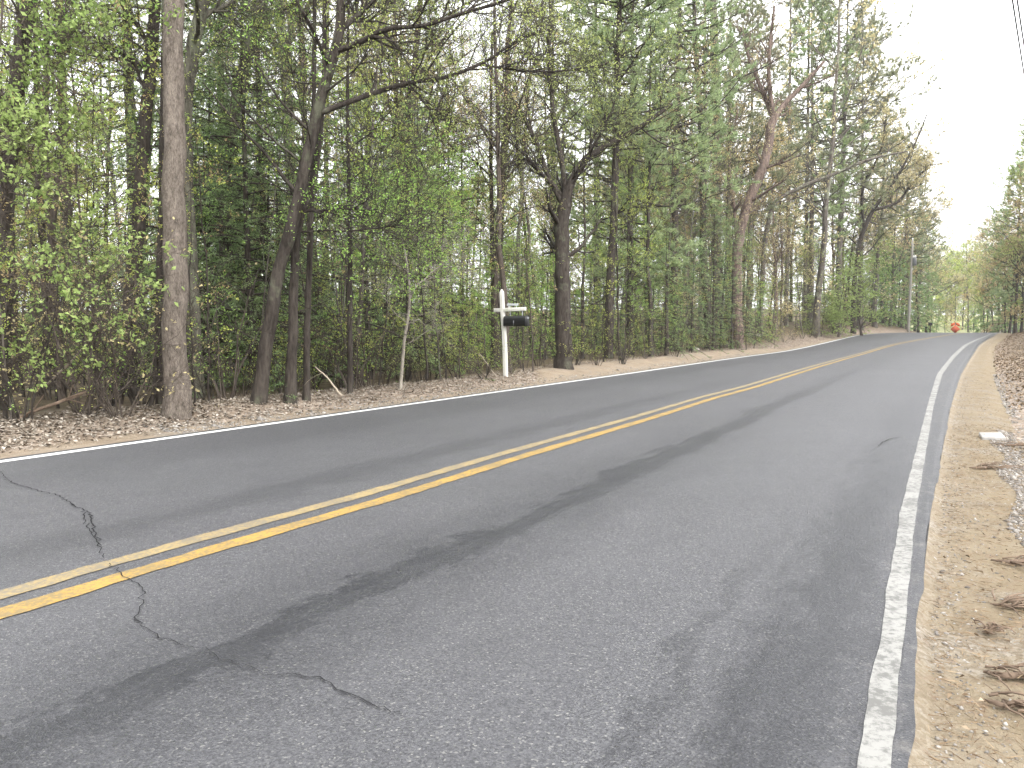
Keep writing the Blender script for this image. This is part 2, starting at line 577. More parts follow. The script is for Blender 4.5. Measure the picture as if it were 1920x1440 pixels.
def children(rng, P, Rr, n, t0, t1, length, ang=(35, 65), upb=.2, K=5, rr=.5, rmin=.003, wob=.12, flat=0., taper=.25, lenfn=None):
    """n children for each parent branch; returns paths and radii"""
    N = len(P)
    if N == 0:
        return np.zeros((0, K, 3)), np.zeros((0, K))
    n_i = rng.poisson(n, N) if n != int(n) or n < 4 else np.full(N, int(n))
    idx = np.repeat(np.arange(N), n_i)
    m = len(idx)
    t = rng.uniform(t0, t1, m)
    pos, tan = sample(P, idx, t)
    r0 = np.maximum(sampr(Rr, idx, t) * rr * rng.uniform(.7, 1.2, m), rmin)
    rv = rng.normal(0, 1, (m, 3))
    rv[:, 2] *= (1 - flat)
    perp = unit(rv - (rv * tan).sum(1, keepdims=True) * tan)
    a = np.radians(rng.uniform(*ang, m))[:, None]
    d = unit(np.cos(a) * tan + np.sin(a) * perp)
    L = rng.uniform(*length, m)
    if lenfn is not None:
        L = L * lenfn(t)
    steps = L / (K - 1)
    pts = [pos]
    cur = d
    for k in range(K - 1):
        cur = unit(cur + rng.normal(0, wob, (m, 3)) + np.array([0, 0, upb / (K - 1)]))
        pts.append(pts[-1] + cur * steps[:, None])
    path = np.stack(pts, 1)
    rad = r0[:, None] * np.linspace(1, taper, K)[None]
    return path, rad


def leaves(mb, rng, P, n, size, t0=.25, jit=.03, upb=.6, aspect=.6):
    N = len(P)
    if N == 0:
        return
    k = rng.poisson(n, N)
    idx = np.repeat(np.arange(N), k)
    m = len(idx)
    pos, tan = sample(P, idx, rng.uniform(t0, 1.0, m))
    pos = pos + rng.normal(0, jit, (m, 3))
    leafquads(mb, rng, pos, size, upb, aspect)


def leafquads(mb, rng, pos, size, upb=.6, aspect=.6, droop=.25):
    m = len(pos)
    s = rng.uniform(size[0], size[1], (m, 1))
    nrm = unit(rng.normal(0, 1, (m, 3)) + np.array([0, 0, upb]))
    rv = rng.normal(0, 1, (m, 3))
    a = unit(rv - (rv * nrm).sum(1, keepdims=True) * nrm)
    b = np.cross(nrm, a)
    fold = rng.uniform(-.05, droop, (m, 1))
    v0 = pos
    v1 = pos + a * s * .45 + b * s * aspect * .5 + nrm * s * fold * .5
    v2 = pos + a * s - nrm * s * fold * .6
    v3 = pos + a * s * .45 - b * s * aspect * .5 + nrm * s * fold * .5
    v = np.stack([v0, v1, v2, v3], 1).reshape(-1, 3)
    mb.add(v, np.arange(m * 4).reshape(-1, 4))


def tufts(mb, rng, pos, dirs, n, length, width, spread=.9):
    m = len(pos)
    idx = np.repeat(np.arange(m), n)
    k = len(idx)
    d = unit(dirs[idx] + rng.normal(0, spread * .6, (k, 3)))
    L = rng.uniform(length * .7, length * 1.1, (k, 1))
    rv = rng.normal(0, 1, (k, 3))
    sd_ = unit(np.cross(d, rv)) * width * .5
    b = pos[idx] + rng.normal(0, .015, (k, 3))
    v = np.stack([b - sd_, b + sd_, b + d * L], 1).reshape(-1, 3)
    mb.add(v, None, np.arange(k * 3).reshape(-1, 3))


def smooth_path(pts, w, K):
    pts = np.asarray(pts, float); w = np.asarray(w, float)
    seg = np.linalg.norm(np.diff(pts, axis=0), axis=1)
    u = np.concatenate([[0], np.cumsum(seg)])
    m = np.gradient(pts, u, axis=0)
    U = np.linspace(0, u[-1], K)
    k = np.clip(np.searchsorted(u, U, 'right') - 1, 0, len(u) - 2)
    h = (u[k + 1] - u[k])[:, None]
    t = ((U - u[k])[:, None]) / h
    P = (2 * t**3 - 3 * t**2 + 1) * pts[k] + (t**3 - 2 * t**2 + t) * h * m[k] + (-2 * t**3 + 3 * t**2) * pts[k + 1] + (t**3 - t**2) * h * m[k + 1]
    return P, np.interp(U, u, w)


# ------------------------------------------------------------------ tree kinds (built at the origin)
def gen_trunk(rng, H, r, lean=.03, wob=.02, K=16, tip=.12):
    z = np.linspace(-.15, H, K)
    d = rng.normal(0, lean, 2)
    p = np.zeros((K, 3)); p[:, 2] = z
    w = np.cumsum(rng.normal(0, wob * H / K, (K, 2)), axis=0)
    p[:, :2] = z[:, None] * d + w - w[0]
    rad = r * (1 - (1 - tip) * np.linspace(0, 1, K) ** 1.1)
    rad[0] *= 1.45; rad[1] *= 1.08
    return p, rad


def deciduous(seed, H=17, tw=1.0, low=9, r=.16, base=.28, n1=24, n2=6, n3=5, n4=4, nl=2.2, ls=(.05, .09), lean=.03, spread=.27, crown=True):
    rng = np.random.default_rng(seed)
    w, l = MB(), MB()
    p, rad = gen_trunk(rng, H, r, lean, .05)
    tubes(w, p, rad, 9)
    P = p[None]; Rr = rad[None]
    lf = lambda t: np.sin(np.clip((t - base) / (1 - base) * .8 + .2, 0, 1) * PI) * .6 + .4
    p1, r1 = children(rng, P, Rr, n1, base, .97, (H * spread * .6, H * spread * 1.2), (35, 62), .5, 8, .42, .012, .13, 0, .3, lf)
    tubes(w, p1, r1, 6)
    # low twiggy shoots on the bole
    p0, r0 = children(rng, P, Rr, low, .06, base, (.5, 1.9), (50, 95), .1, 5, .12, .006 * tw, .15)
    tubes(w, p0, r0, 4)
    p2, r2 = children(rng, p1, r1, n2, .25, 1, (H * .05, H * .12), (25, 60), .25, 6, .6, .006 * tw, .13)
    tubes(w, p2, r2, 4)
    p2b = np.concatenate([p2, np.stack([p0[:, k] for k in (0, 1, 2, 3, 3, 4)], 1)]) if len(p0) else p2
    r2b = np.concatenate([r2, np.stack([r0[:, k] for k in (0, 1, 2, 3, 3, 4)], 1)]) if len(p0) else r2
    p3, r3 = children(rng, p2b, r2b, n3, .15, 1, (.35, .95), (25, 65), .15, 4, .6, .004 * tw, .16)
    tubes(w, p3, r3, 3)
    p4, r4 = children(rng, p3, r3, n4, .2, 1, (.12 * tw, .4 * tw), (25, 65), .1, 3, .7, .003 * tw, .15)
    tubes(w, p4, r4, 3)
    leaves(l, rng, p4, nl, ls, .5, .018)
    return w, l


def pine(seed, H=20, r=.19, base=.34, whorl=.55, span=.2, n=9, dead=True, lean=.012, low=.6, tl=.15, tw=.012, tn=9, dens=4):
    rng = np.random.default_rng(seed)
    w, l = MB(), MB()
    p, rad = gen_trunk(rng, H, r, lean, .012, 18, .08)
    tubes(w, p, rad, 9)
    zs, az, L, el = [], [], [], []
    z = base * H
    a0 = 0
    while z < H * .985:
        f = (z / H - base) / (1 - base)
        k = rng.integers(3, 6)
        for j in range(k):
            zs.append(z + rng.normal(0, .08)); az.append(a0 + j * 2 * PI / k + rng.normal(0, .3))
            Lm = H * span * (min(1, .55 + f * 1.6) if f < .28 else (1 - (f - .28) / .78) ** .8)
            L.append(max(.3, Lm * rng.uniform(.55, 1.12)))
            el.append(R(-8 + 38 * f) + rng.normal(0, .12))
        a0 += rng.uniform(.5, 1.2)
        z += whorl * rng.uniform(.8, 1.25)
    zs = np.array(zs); az = np.array(az); L = np.array(L); el = np.array(el)
    N = len(zs); K = 8
    x0 = np.stack([np.interp(zs, p[:, 2], p[:, 0]), np.interp(zs, p[:, 2], p[:, 1]), zs], 1)
    u = np.linspace(0, 1, K)
    hx = np.stack([np.cos(az), np.sin(az), np.zeros(N)], 1)
    P1 = x0[:, None] + hx[:, None] * (L * np.cos(el))[:, None, None] * u[None, :, None]
    lift = (L * np.sin(el))[:, None] * u + (L[:, None] * .16) * (u ** 2.2) - (L[:, None] * .10) * np.sin(u * PI)
    P1[:, :, 2] += lift
    P1 += np.cumsum(rng.normal(0, .028, P1.shape), 1) * u[None, :, None] * 1.6
    r1 = np.maximum(.012 + .010 * L, .01)[:, None] * np.linspace(1, .2, K)
    tubes(w, P1, r1, 5)
    if dead:
        pd, rd = children(rng, p[None], rad[None], int(26 * low), .09, base, (.5, 2.1), (72, 98), -.1, 5, .14, .008, .10)
        tubes(w, pd, rd, 4)
        pd2, rd2 = children(rng, pd, rd, 3, .3, 1, (.15, .6), (30, 60), 0, 3, .6, .004, .12)
        tubes(w, pd2, rd2, 3)
    p2, r2 = children(rng, P1, r1, n, .3, 1, (.25, .85), (30, 58), .18, 4, .5, .004, .10, .72)
    tubes(w, p2, r2, 3)
    idx = np.repeat(np.arange(len(p2)), dens)
    pos, tan = sample(p2, idx, rng.uniform(.3, 1, len(idx)))
    e = p2[:, -1]; et = unit(p2[:, -1] - p2[:, -2])
    pos = np.concatenate([pos, e, P1[:, -1]]); tan = np.concatenate([tan, et, unit(P1[:, -1] - P1[:, -2])])
    tufts(l, rng, pos, tan + np.array([0, 0, .25]), tn, tl, tw, 1.0)
    return w, l


def hemlock(seed, H=6, r=.06, span=.36, n1=70, base=.05, n2=8, n3=5, lw=.05, nl=6):
    rng = np.random.default_rng(seed)
    w, l = MB(), MB()
    p, rad = gen_trunk(rng, H, r, .03, .02, 12, .1)
    tubes(w, p, rad, 7)
    t = base + (1 - base) * (np.arange(n1) + rng.uniform(0, 1, n1)) / n1
    L = H * span * (1 - t) ** .75 * rng.uniform(.5, 1.15, n1) + .2
    az = np.arange(n1) * 2.4 + rng.normal(0, .3, n1)
    x0, _ = sample(p[None], np.zeros(n1, int), t)
    K = 7
    u = np.linspace(0, 1, K)
    el = .25 + .4 * t
    hx = np.stack([np.cos(az), np.sin(az), np.zeros(n1)], 1)
    P1 = x0[:, None] + hx[:, None] * L[:, None, None] * u[None, :, None]
    P1[:, :, 2] += L[:, None] * (np.tan(el)[:, None] * u * .6 - .45 * u ** 2)
    P1 += np.cumsum(rng.normal(0, .012, P1.shape), 1)
    r1 = (.006 + .006 * L)[:, None] * np.linspace(1, .3, K)
    tubes(w, P1, r1, 4)
    p2, r2 = children(rng, P1, r1, n2, .15, 1, (.15, .55), (35, 60), -.25, 4, .6, .003, .08, .8)
    tubes(w, p2, r2, 3)
    p3, r3 = children(rng, p2, r2, n3, .1, 1, (.06, .22), (30, 60), -.2, 3, .7, .002, .08, .8)
    leaves(l, rng, np.concatenate([p3]), nl, (lw * .6, lw * 1.3), .0, .012, 1.2, .32)
    leaves(l, rng, p2, nl, (lw * .6, lw * 1.3), .1, .012, 1.2, .32)
    return w, l


def sapling(seed, H=4.5, r=.022, n1=14, n2=4, nl=2.5, ls=(.022, .045), base=.2, lean=.08, spread=.28, n3=3):
    rng = np.random.default_rng(seed)
    w, l = MB(), MB()
    p, rad = gen_trunk(rng, H, r, lean, .07, 12, .2)
    tubes(w, p, rad, 6)
    p1, r1 = children(rng, p[None], rad[None], n1, base, 1, (H * spread * .35, H * spread), (35, 75), .15, 6, .5, .005, .13)
    tubes(w, p1, r1, 4)
    p2, r2 = children(rng, p1, r1, n2, .2, 1, (.18, .6), (30, 65), .05, 4, .6, .003, .14)
    tubes(w, p2, r2, 3)
    p3, r3 = children(rng, p2, r2, n3, .15, 1, (.08, .28), (30, 65), 0, 3, .7, .002, .14)
    tubes(w, p3, r3, 3)
    leaves(l, rng, p3, nl * 2.2, ls, .4, .015, 1.0)
    return w, l


def shrub(seed, H=1.4, stems=9, nl=2.2, ls=(.02, .042), spread=.5, n1=5, n2=4):
    rng = np.random.default_rng(seed)
    w, l = MB(), MB()
    K = 7
    az = rng.uniform(0, 2 * PI, stems); tl = rng.uniform(.1, spread, stems)
    d = unit(np.stack([np.cos(az) * tl, np.sin(az) * tl, np.ones(stems)], 1))
    L = H * rng.uniform(.6, 1.1, stems)
    pts = [np.stack([np.cos(az) * .12, np.sin(az) * .12, -.05 * np.ones(stems)], 1) * rng.uniform(.2, 1, (stems, 1))]
    for k in range(K - 1):
        d = unit(d + rng.normal(0, .10, (stems, 3)) + np.stack([np.cos(az), np.sin(az), -np.ones(stems) * .4], 1) * .05)
        pts.append(pts[-1] + d * (L / (K - 1))[:, None])
    P = np.stack(pts, 1)
    rr = (.007 + .004 * L)[:, None] * np.linspace(1, .35, K)
    tubes(w, P, rr, 4)
    p2, r2 = children(rng, P, rr, n1, .25, 1, (.2, .55), (25, 65), .1, 4, .6, .003, .15)
    tubes(w, p2, r2, 3)
    p3, r3 = children(rng, p2, r2, n2, .15, 1, (.08, .28), (25, 65), .05, 3, .7, .002, .15)
    tubes(w, p3, r3, 3)
    leaves(l, rng, p3, nl * 1.3, ls, .4, .015, .9)
    return w, l


KIND = {}


def make_kind(key, fn, n, **kw):
    KIND[key] = []
    for i in range(n):
        w, l = fn(1000 + hash_(key) * 37 + i * 11, **{k: (v[i] if isinstance(v, list) else v) for k, v in kw.items()})
        KIND[key].append((w, l, w.mesh(key + '_trunk', M['bark_brown']), l.mesh(key + '_crown', M['olive'], False)))


def hash_(s):
    return sum(ord(c) * (i + 3) for i, c in enumerate(s)) % 997


make_kind('deciduous_tree', deciduous, 5, H=[15, 18, 20, 17, 14], r=[.12, .16, .2, .14, .1], n1=[20, 24, 26, 22, 18], lean=.05, nl=[3.2, 2.6, 3.0, 2.2, 3.6], ls=(.035, .062))
make_kind('slender_tree', deciduous, 4, H=[11, 13, 12, 9], r=[.07, .085, .06, .055], base=[.3, .35, .25, .2], n1=14, n2=5, n3=4, n4=3, spread=.22, nl=[4.6, 4., 5., 4.6], lean=.07, ls=(.03, .055))
make_kind('pine_tree', pine, 4, H=[21, 18, 22, 16], r=[.2, .16, .21, .14], base=[.4, .35, .3, .22])
make_kind('skyline_tree', deciduous, 4, H=[17, 20, 15, 18], r=[.15, .18, .13, .16], base=[.22, .3, .15, .25], n1=[26, 28, 26, 24], n2=6, n3=4, n4=3, tw=2.0, low=16, lean=.05, nl=[3.6, 3.0, 4.2, 3.6], ls=(.09, .16), spread=.3)
make_kind('skyline_pine', pine, 3, H=[21, 18, 23], r=[.2, .17, .22], base=[.3, .2, .36], span=.23, tl=.26, tw=.034, tn=9, dens=4)
make_kind('backwood_tree', deciduous, 3, H=[11, 14, 9], r=[.1, .12, .08], base=[.09, .1, .09], n1=[26, 28, 24], n2=6, n3=4, n4=2, tw=1.6, low=6, lean=.05, nl=[5., 4.5, 5.5], ls=(.11, .19), spread=.3)
make_kind('far_hemlock', hemlock, 3, H=[9, 11, 7], r=[.1, .12, .08], n1=[70, 80, 60], n2=7, n3=4, lw=.15, nl=5, span=.34)
make_kind('hemlock_tree', hemlock, 4, H=[6, 8, 4.5, 10], r=[.06, .08, .045, .1], n1=[60, 75, 50, 95])
make_kind('sapling', sapling, 6, H=[4.5, 5.5, 3.6, 6.5, 3, 5], n1=[14, 16, 12, 18, 10, 8], nl=[2.4, 2, 3, 2, 3, .8])
make_kind('shrub', shrub, 4, H=[1.3, 1.7, 1.0, 2.1], nl=[2.2, 1.6, 2.6, 1.2])
BASE = {'far_hemlock': 'hemlock_tree', 'skyline_tree': 'deciduous_tree', 'skyline_pine': 'pine_tree', 'backwood_tree': 'deciduous_tree'}


def put(kind, var, loc, rz, scale, leaf, bark, label, cat, group, name=None):
    w, l, mw, ml = KIND[kind][var % len(KIND[kind])]
    kind = BASE.get(kind, kind)
    o = thing(name or kind, label, cat, loc, rz, group, scale)
    a = link('trunk' if kind != 'shrub' else 'stems', mw, o)
    b = link('crown' if kind != 'shrub' else 'leaves', ml, o)
    for q, m in ((a, bark), (b, leaf)):
        q.material_slots[0].link = 'OBJECT'
        q.material_slots[0].material = M[m]
    return o


# ------------------------------------------------------------------ ground and road
S_ROWS = np.concatenate([np.arange(-25, 1, .5), np.arange(1, 8, .08), np.arange(8, 30, .25), np.arange(30, 70, .5), np.arange(70, 140, 1), np.arange(140, 460.1, 8)])


def sheet(name, mat, cols, zfun, atts_fn, rows=S_ROWS):
    """cols: function(s)->array of d values"""
    D = np.stack([cols(s) for s in rows])
    n, m = D.shape
    S = np.repeat(rows[:, None], m, 1)
    X, Y = xy(S, D)
    Z = zfun(S, D)
    mb = MB()
    i = np.arange(n - 1)[:, None]; j = np.arange(m - 1)[None]
    a = i * m + j
    q = np.stack([a, a + 1, a + m + 1, a + m], -1).reshape(-1, 4)
    mb.add(np.stack([X, Y, Z], -1).reshape(-1, 3), q)
    return mb.obj(name, mat, None, True, atts_fn(S, D))


def wobble(s, k, a):
    return a * (np.sin(s * 1.7 + k) + .7 * np.sin(s * 3.9 + 2.1 * k) + .5 * np.sin(s * 8.3 + 3 * k) + .4 * np.sin(s * 17.1 + k)) / 2


def road_cols(s):
    e0, y, b, e1 = float(left_e(s)), float(yellow(s)), float(rl(s)), float(right_e(s))
    e1 = e1 + wobble(s, 2.0, .012)
    return np.concatenate([[e0 - .03], np.linspace(e0, y, 15), np.linspace(y, b, 15)[1:], np.linspace(b, e1, 4)[1:], [e1 + .012]])


def road_z(S, D):
    Z = h_road(S)
    Z[:, 0] -= .08; Z[:, -1] -= .08
    return Z


def road_atts(S, D):
    l, y, b = left_line(S), yellow(S), rl(S)
    u = np.where(D < y, (D - l) / (y - l), 1 + (D - y) / (b - y))
    return {'lane': u, 'way': S}


road = struct(sheet('road', M['road'], road_cols, road_z, road_atts))


def strip(name, mat, fa, fb, rows=None, dz=.004, jag=.004):
    rows = S_ROWS[(S_ROWS > -20) & (S_ROWS < 125)] if rows is None else rows

    def cols(s):
        a, b = float(fa(s)), float(fb(s))
        return np.array([a + wobble(s * 3, 1.3, jag), a * .67 + b * .33, a * .33 + b * .67, b + wobble(s * 3, 4.4, jag)])
    o = sheet(name, mat, cols, lambda S, D: h_road(S) + dz, lambda S, D: {'way': S}, rows)
    o.parent = road
    return o


e = strip('edge_line', M['white_paint_far'], lambda s: left_line(s) - .06, lambda s: left_line(s) + .07)
e['label'] = 'thin white line along the far left edge'
e = strip('edge_line', M['white_paint'], right_a, right_b)
e['label'] = 'worn greyish white line beside the sandy verge'
e = strip('centre_line', M['pale_yellow_paint'], lambda s: yellow(s) - .19, lambda s: yellow(s) - .07, None, .004, .010)
e['label'] = 'paler worn yellow line of the pair'
e = strip('centre_line', M['yellow_paint'], lambda s: yellow(s) + .055, lambda s: yellow(s) + .185, None, .004, .010)
e['label'] = 'brighter yellow line of the pair'


def crack(pxs, w, label, seed=1):
    rng = np.random.default_rng(seed)
    pts = [np.array(road_px(x, y)) for x, y in pxs]
    P = [pts[0]]
    for a, b in zip(pts[:-1], pts[1:]):
        n = max(2, int(np.linalg.norm(b - a) / .035))
        for k in range(1, n + 1):
            q = a + (b - a) * k / n
            if k < n:
                q = q + rng.normal(0, .009, 2)
            P.append(q)
    P = np.array(P)
    T = unit(np.gradient(P, axis=0)); N_ = np.stack([-T[:, 1], T[:, 0]], 1)
    ww = .45 * w * (.62 + rng.gamma(2, .2, len(P)))[:, None] * np.sin(np.linspace(.25, PI - .25, len(P)))[:, None] ** .5
    A = P + N_ * ww / 2; B = P - N_ * ww / 2
    V = []
    for s, d in np.concatenate([A, B]):
        x, y = xy(s, d); V.append((x, y, float(np.interp(s, S_ROWS, h_road(S_ROWS))) + .007))
    n = len(P); i = np.arange(n - 1)
    mb = MB(); mb.add(V, np.stack([i, i + 1, i + n + 1, i + n], 1))
    o = mb.obj('crack', M['crack'], road, False)
    o['label'] = label


crack([(0, 885), (20, 905), (60, 918), (110, 930), (140, 950), (155, 955), (160, 980), (172, 1000), (190, 1030), (195, 1048)], .016, 'jagged crack across the far lane', 1)
crack([(165, 958), (172, 975), (180, 1000), (190, 1025)], .02, 'wider broken stretch of the far lane crack', 5)
crack([(205, 1058), (228, 1080), (262, 1100), (272, 1112), (262, 1140), (255, 1165), (275, 1180), (310, 1200), (340, 1212), (375, 1218)], .012, 'jagged crack running on past the yellow lines', 2)
crack([(375, 1218), (430, 1240), (470, 1253), (510, 1266)], .006, 'faint crack through the dark wheel track', 3)
crack([(500, 1268), (560, 1268), (600, 1272), (620, 1283), (650, 1302), (690, 1320), (720, 1328), (750, 1338)], .014, 'thin crack ending in the middle of the near lane', 4)
crack([(1647, 838), (1655, 830), (1668, 824), (1690, 820)], .02, 'short crack far up the near lane', 7)


def off_att(S, D):
    lo = left_e(S) - D; ro = D - right_e(S)
    return {'off': np.maximum(lo, ro), 'way': S}


def zl_fix(S, D):
    return height(S, D)


sh_w = lambda s: .62 + wobble(s * .6, .7, .12) + 1.15 * float(sstep(15.6, 18.5, s) * (1 - sstep(36, 54, s)))
shoulder = struct(sheet('left_shoulder', M['sand_left'], lambda s: left_e(s) - np.array([1, .8, .6, .4, .25, .12, 0]) * sh_w(s), zl_fix, off_att))
outw = np.concatenate([np.arange(0, 6, .25), np.arange(6, 20, .8), np.geomspace(20, 330, 26)])
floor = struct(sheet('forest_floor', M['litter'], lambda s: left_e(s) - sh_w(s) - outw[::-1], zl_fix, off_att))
vg_w = lambda s: .62 + wobble(s * .7, 3.1, .07) + .25 * float(sstep(3, 20, s))
verge = struct(sheet('sandy_verge', M['sand_right'], lambda s: right_e(s) + np.linspace(0, 1, 12) * vg_w(s), zl_fix, off_att))
outr = np.concatenate([np.arange(0, 5, .2), np.arange(5, 20, .8), np.geomspace(20, 330, 24)])
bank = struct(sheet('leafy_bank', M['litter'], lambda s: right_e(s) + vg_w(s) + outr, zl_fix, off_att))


# ------------------------------------------------------------------ scatter (stuff)
def scatter_leaves(name, S, D, size, mat, seed, lift=.004, flatb=2.2):
    rng = np.random.default_rng(seed)
    X, Y = xy(S, D)
    Z = height(S, D) + rng.uniform(lift, lift + .03, len(S))
    mb = MB()
    leafquads(mb, rng, np.stack([X, Y, Z], 1), size, flatb, .62, .5)
    return struct(mb.obj(name, mat, None, False), 'stuff')


rng = np.random.default_rng(77)
n = 34000
S = 4 + 70 * rng.uniform(0, 1, n) ** 1.7
lo = np.abs(rng.normal(1.05, .42, n)) + .22 * rng.gamma(1.1, 1.0, n)
shw = np.array([sh_w(q) for q in S])
keep = lo > np.where(shw > .95, shw - .15, .3) + .3 * rng.uniform(0, 1, n)
S, lo = S[keep], lo[keep]
scatter_leaves('fallen_leaves', S, left_e(S) - lo, (.02, .065), M['dry_leaves'], 3, .002, 4.0)
n = 14000
S = 3 + 75 * rng.uniform(0, 1, n) ** 1.3
ro = .80 + .28 * (S < 14) + rng.gamma(1.6, .8, n)
scatter_leaves('fallen_leaves', S, right_e(S) + ro, (.04, .09), M['brown_leaves'], 4)
n = 900
S = 1.8 + 26 * rng.uniform(0, 1, n) ** 1.5
scatter_leaves('fallen_leaves', S, right_e(S) + rng.uniform(.08, .8, n), (.008, .028), M['brown_leaves'], 6)

# gravel: small faceted stones on the verge
def gravel(name, S, D, size, seed):
    rng = np.random.default_rng(seed)
    m = len(S)
    base = np.array([(1, 0, 0), (-1, 0, 0), (0, 1, 0), (0, -1, 0), (0, 0, 1), (0, 0, -1)], float)
    tri = np.array([(0, 2, 4), (2, 1, 4), (1, 3, 4), (3, 0, 4), (2, 0, 5), (1, 2, 5), (3, 1, 5), (0, 3, 5)])
    X, Y = xy(S, D)
    Z = height(S, D)
    sc = rng.gamma(2.5, size / 2.5, (m, 1, 1)) * rng.uniform(.6, 1.3, (m, 1, 3)) * np.array([1, 1, .7])
    a = rng.uniform(0, 6.28, m)
    V = base[None] * sc + rng.normal(0, .12, (m, 6, 3)) * sc
    c, s_ = np.cos(a)[:, None], np.sin(a)[:, None]
    V = np.stack([V[..., 0] * c - V[..., 1] * s_, V[..., 0] * s_ + V[..., 1] * c, V[..., 2]], -1)
    V += np.stack([X, Y, Z + sc[:, 0, 2] * .2], 1)[:, None]
    mb = MB()
    mb.add(V.reshape(-1, 3), None, (tri[None] + (np.arange(m) * 6)[:, None, None]).reshape(-1, 3))
    return struct(mb.obj(name, M['gravel'], None, False), 'stuff')


n = 8000
S = 1.6 + 22 * rng.uniform(0, 1, n) ** 1.8
o = np.where(rng.uniform(0, 1, n) < .45, np.abs(rng.normal(.10, .09, n)) + .015, rng.uniform(.02, .8, n))
gravel('gravel', S, right_e(S) + o, .0040, 9)
n = 6000
S = 4 + 22 * rng.uniform(0, 1, n) ** 1.3
gravel('gravel', S, right_e(S) + vg_w(0) + .12 + np.abs(rng.normal(.1, .16, n)), .011, 10)
n = 6500
S = 4.2 + 7 * rng.uniform(0, 1, n)
gravel('gravel', S, right_e(S) + .48 + .05 * np.sin(S * 3) + np.abs(rng.normal(.1, .13, n)), .0085, 21)
n = 5000
S = 6 + 34 * rng.uniform(0, 1, n) ** 1.5
gravel('gravel', S, left_e(S) - rng.uniform(.03, .9, n), .011, 12)
# dead pine needles drifting over the sand
n = 9000
S = 1.6 + 10 * rng.uniform(0, 1, n) ** 1.4
D = right_e(S) + rng.uniform(.02, .75, n)
X, Y = xy(S, D); Z = height(S, D) + .004
mb = MB(); a = rng.uniform(0, 6.28, n)
dv = np.stack([np.cos(a), np.sin(a), rng.normal(.03, .08, n)], 1)
tufts(mb, rng, np.stack([X, Y, Z], 1), dv, 1, .06, .0035, .12)
struct(mb.obj('dead_needles', M['needles'], None, False), 'stuff')


# ------------------------------------------------------------------ traced trees
def trace(pts, Y0, drift=0.0):
    P = np.array([at_depth(x, y, Y0 + drift * k / max(1, len(pts) - 1)) for k, (x, y) in enumerate(pts)])
    return P


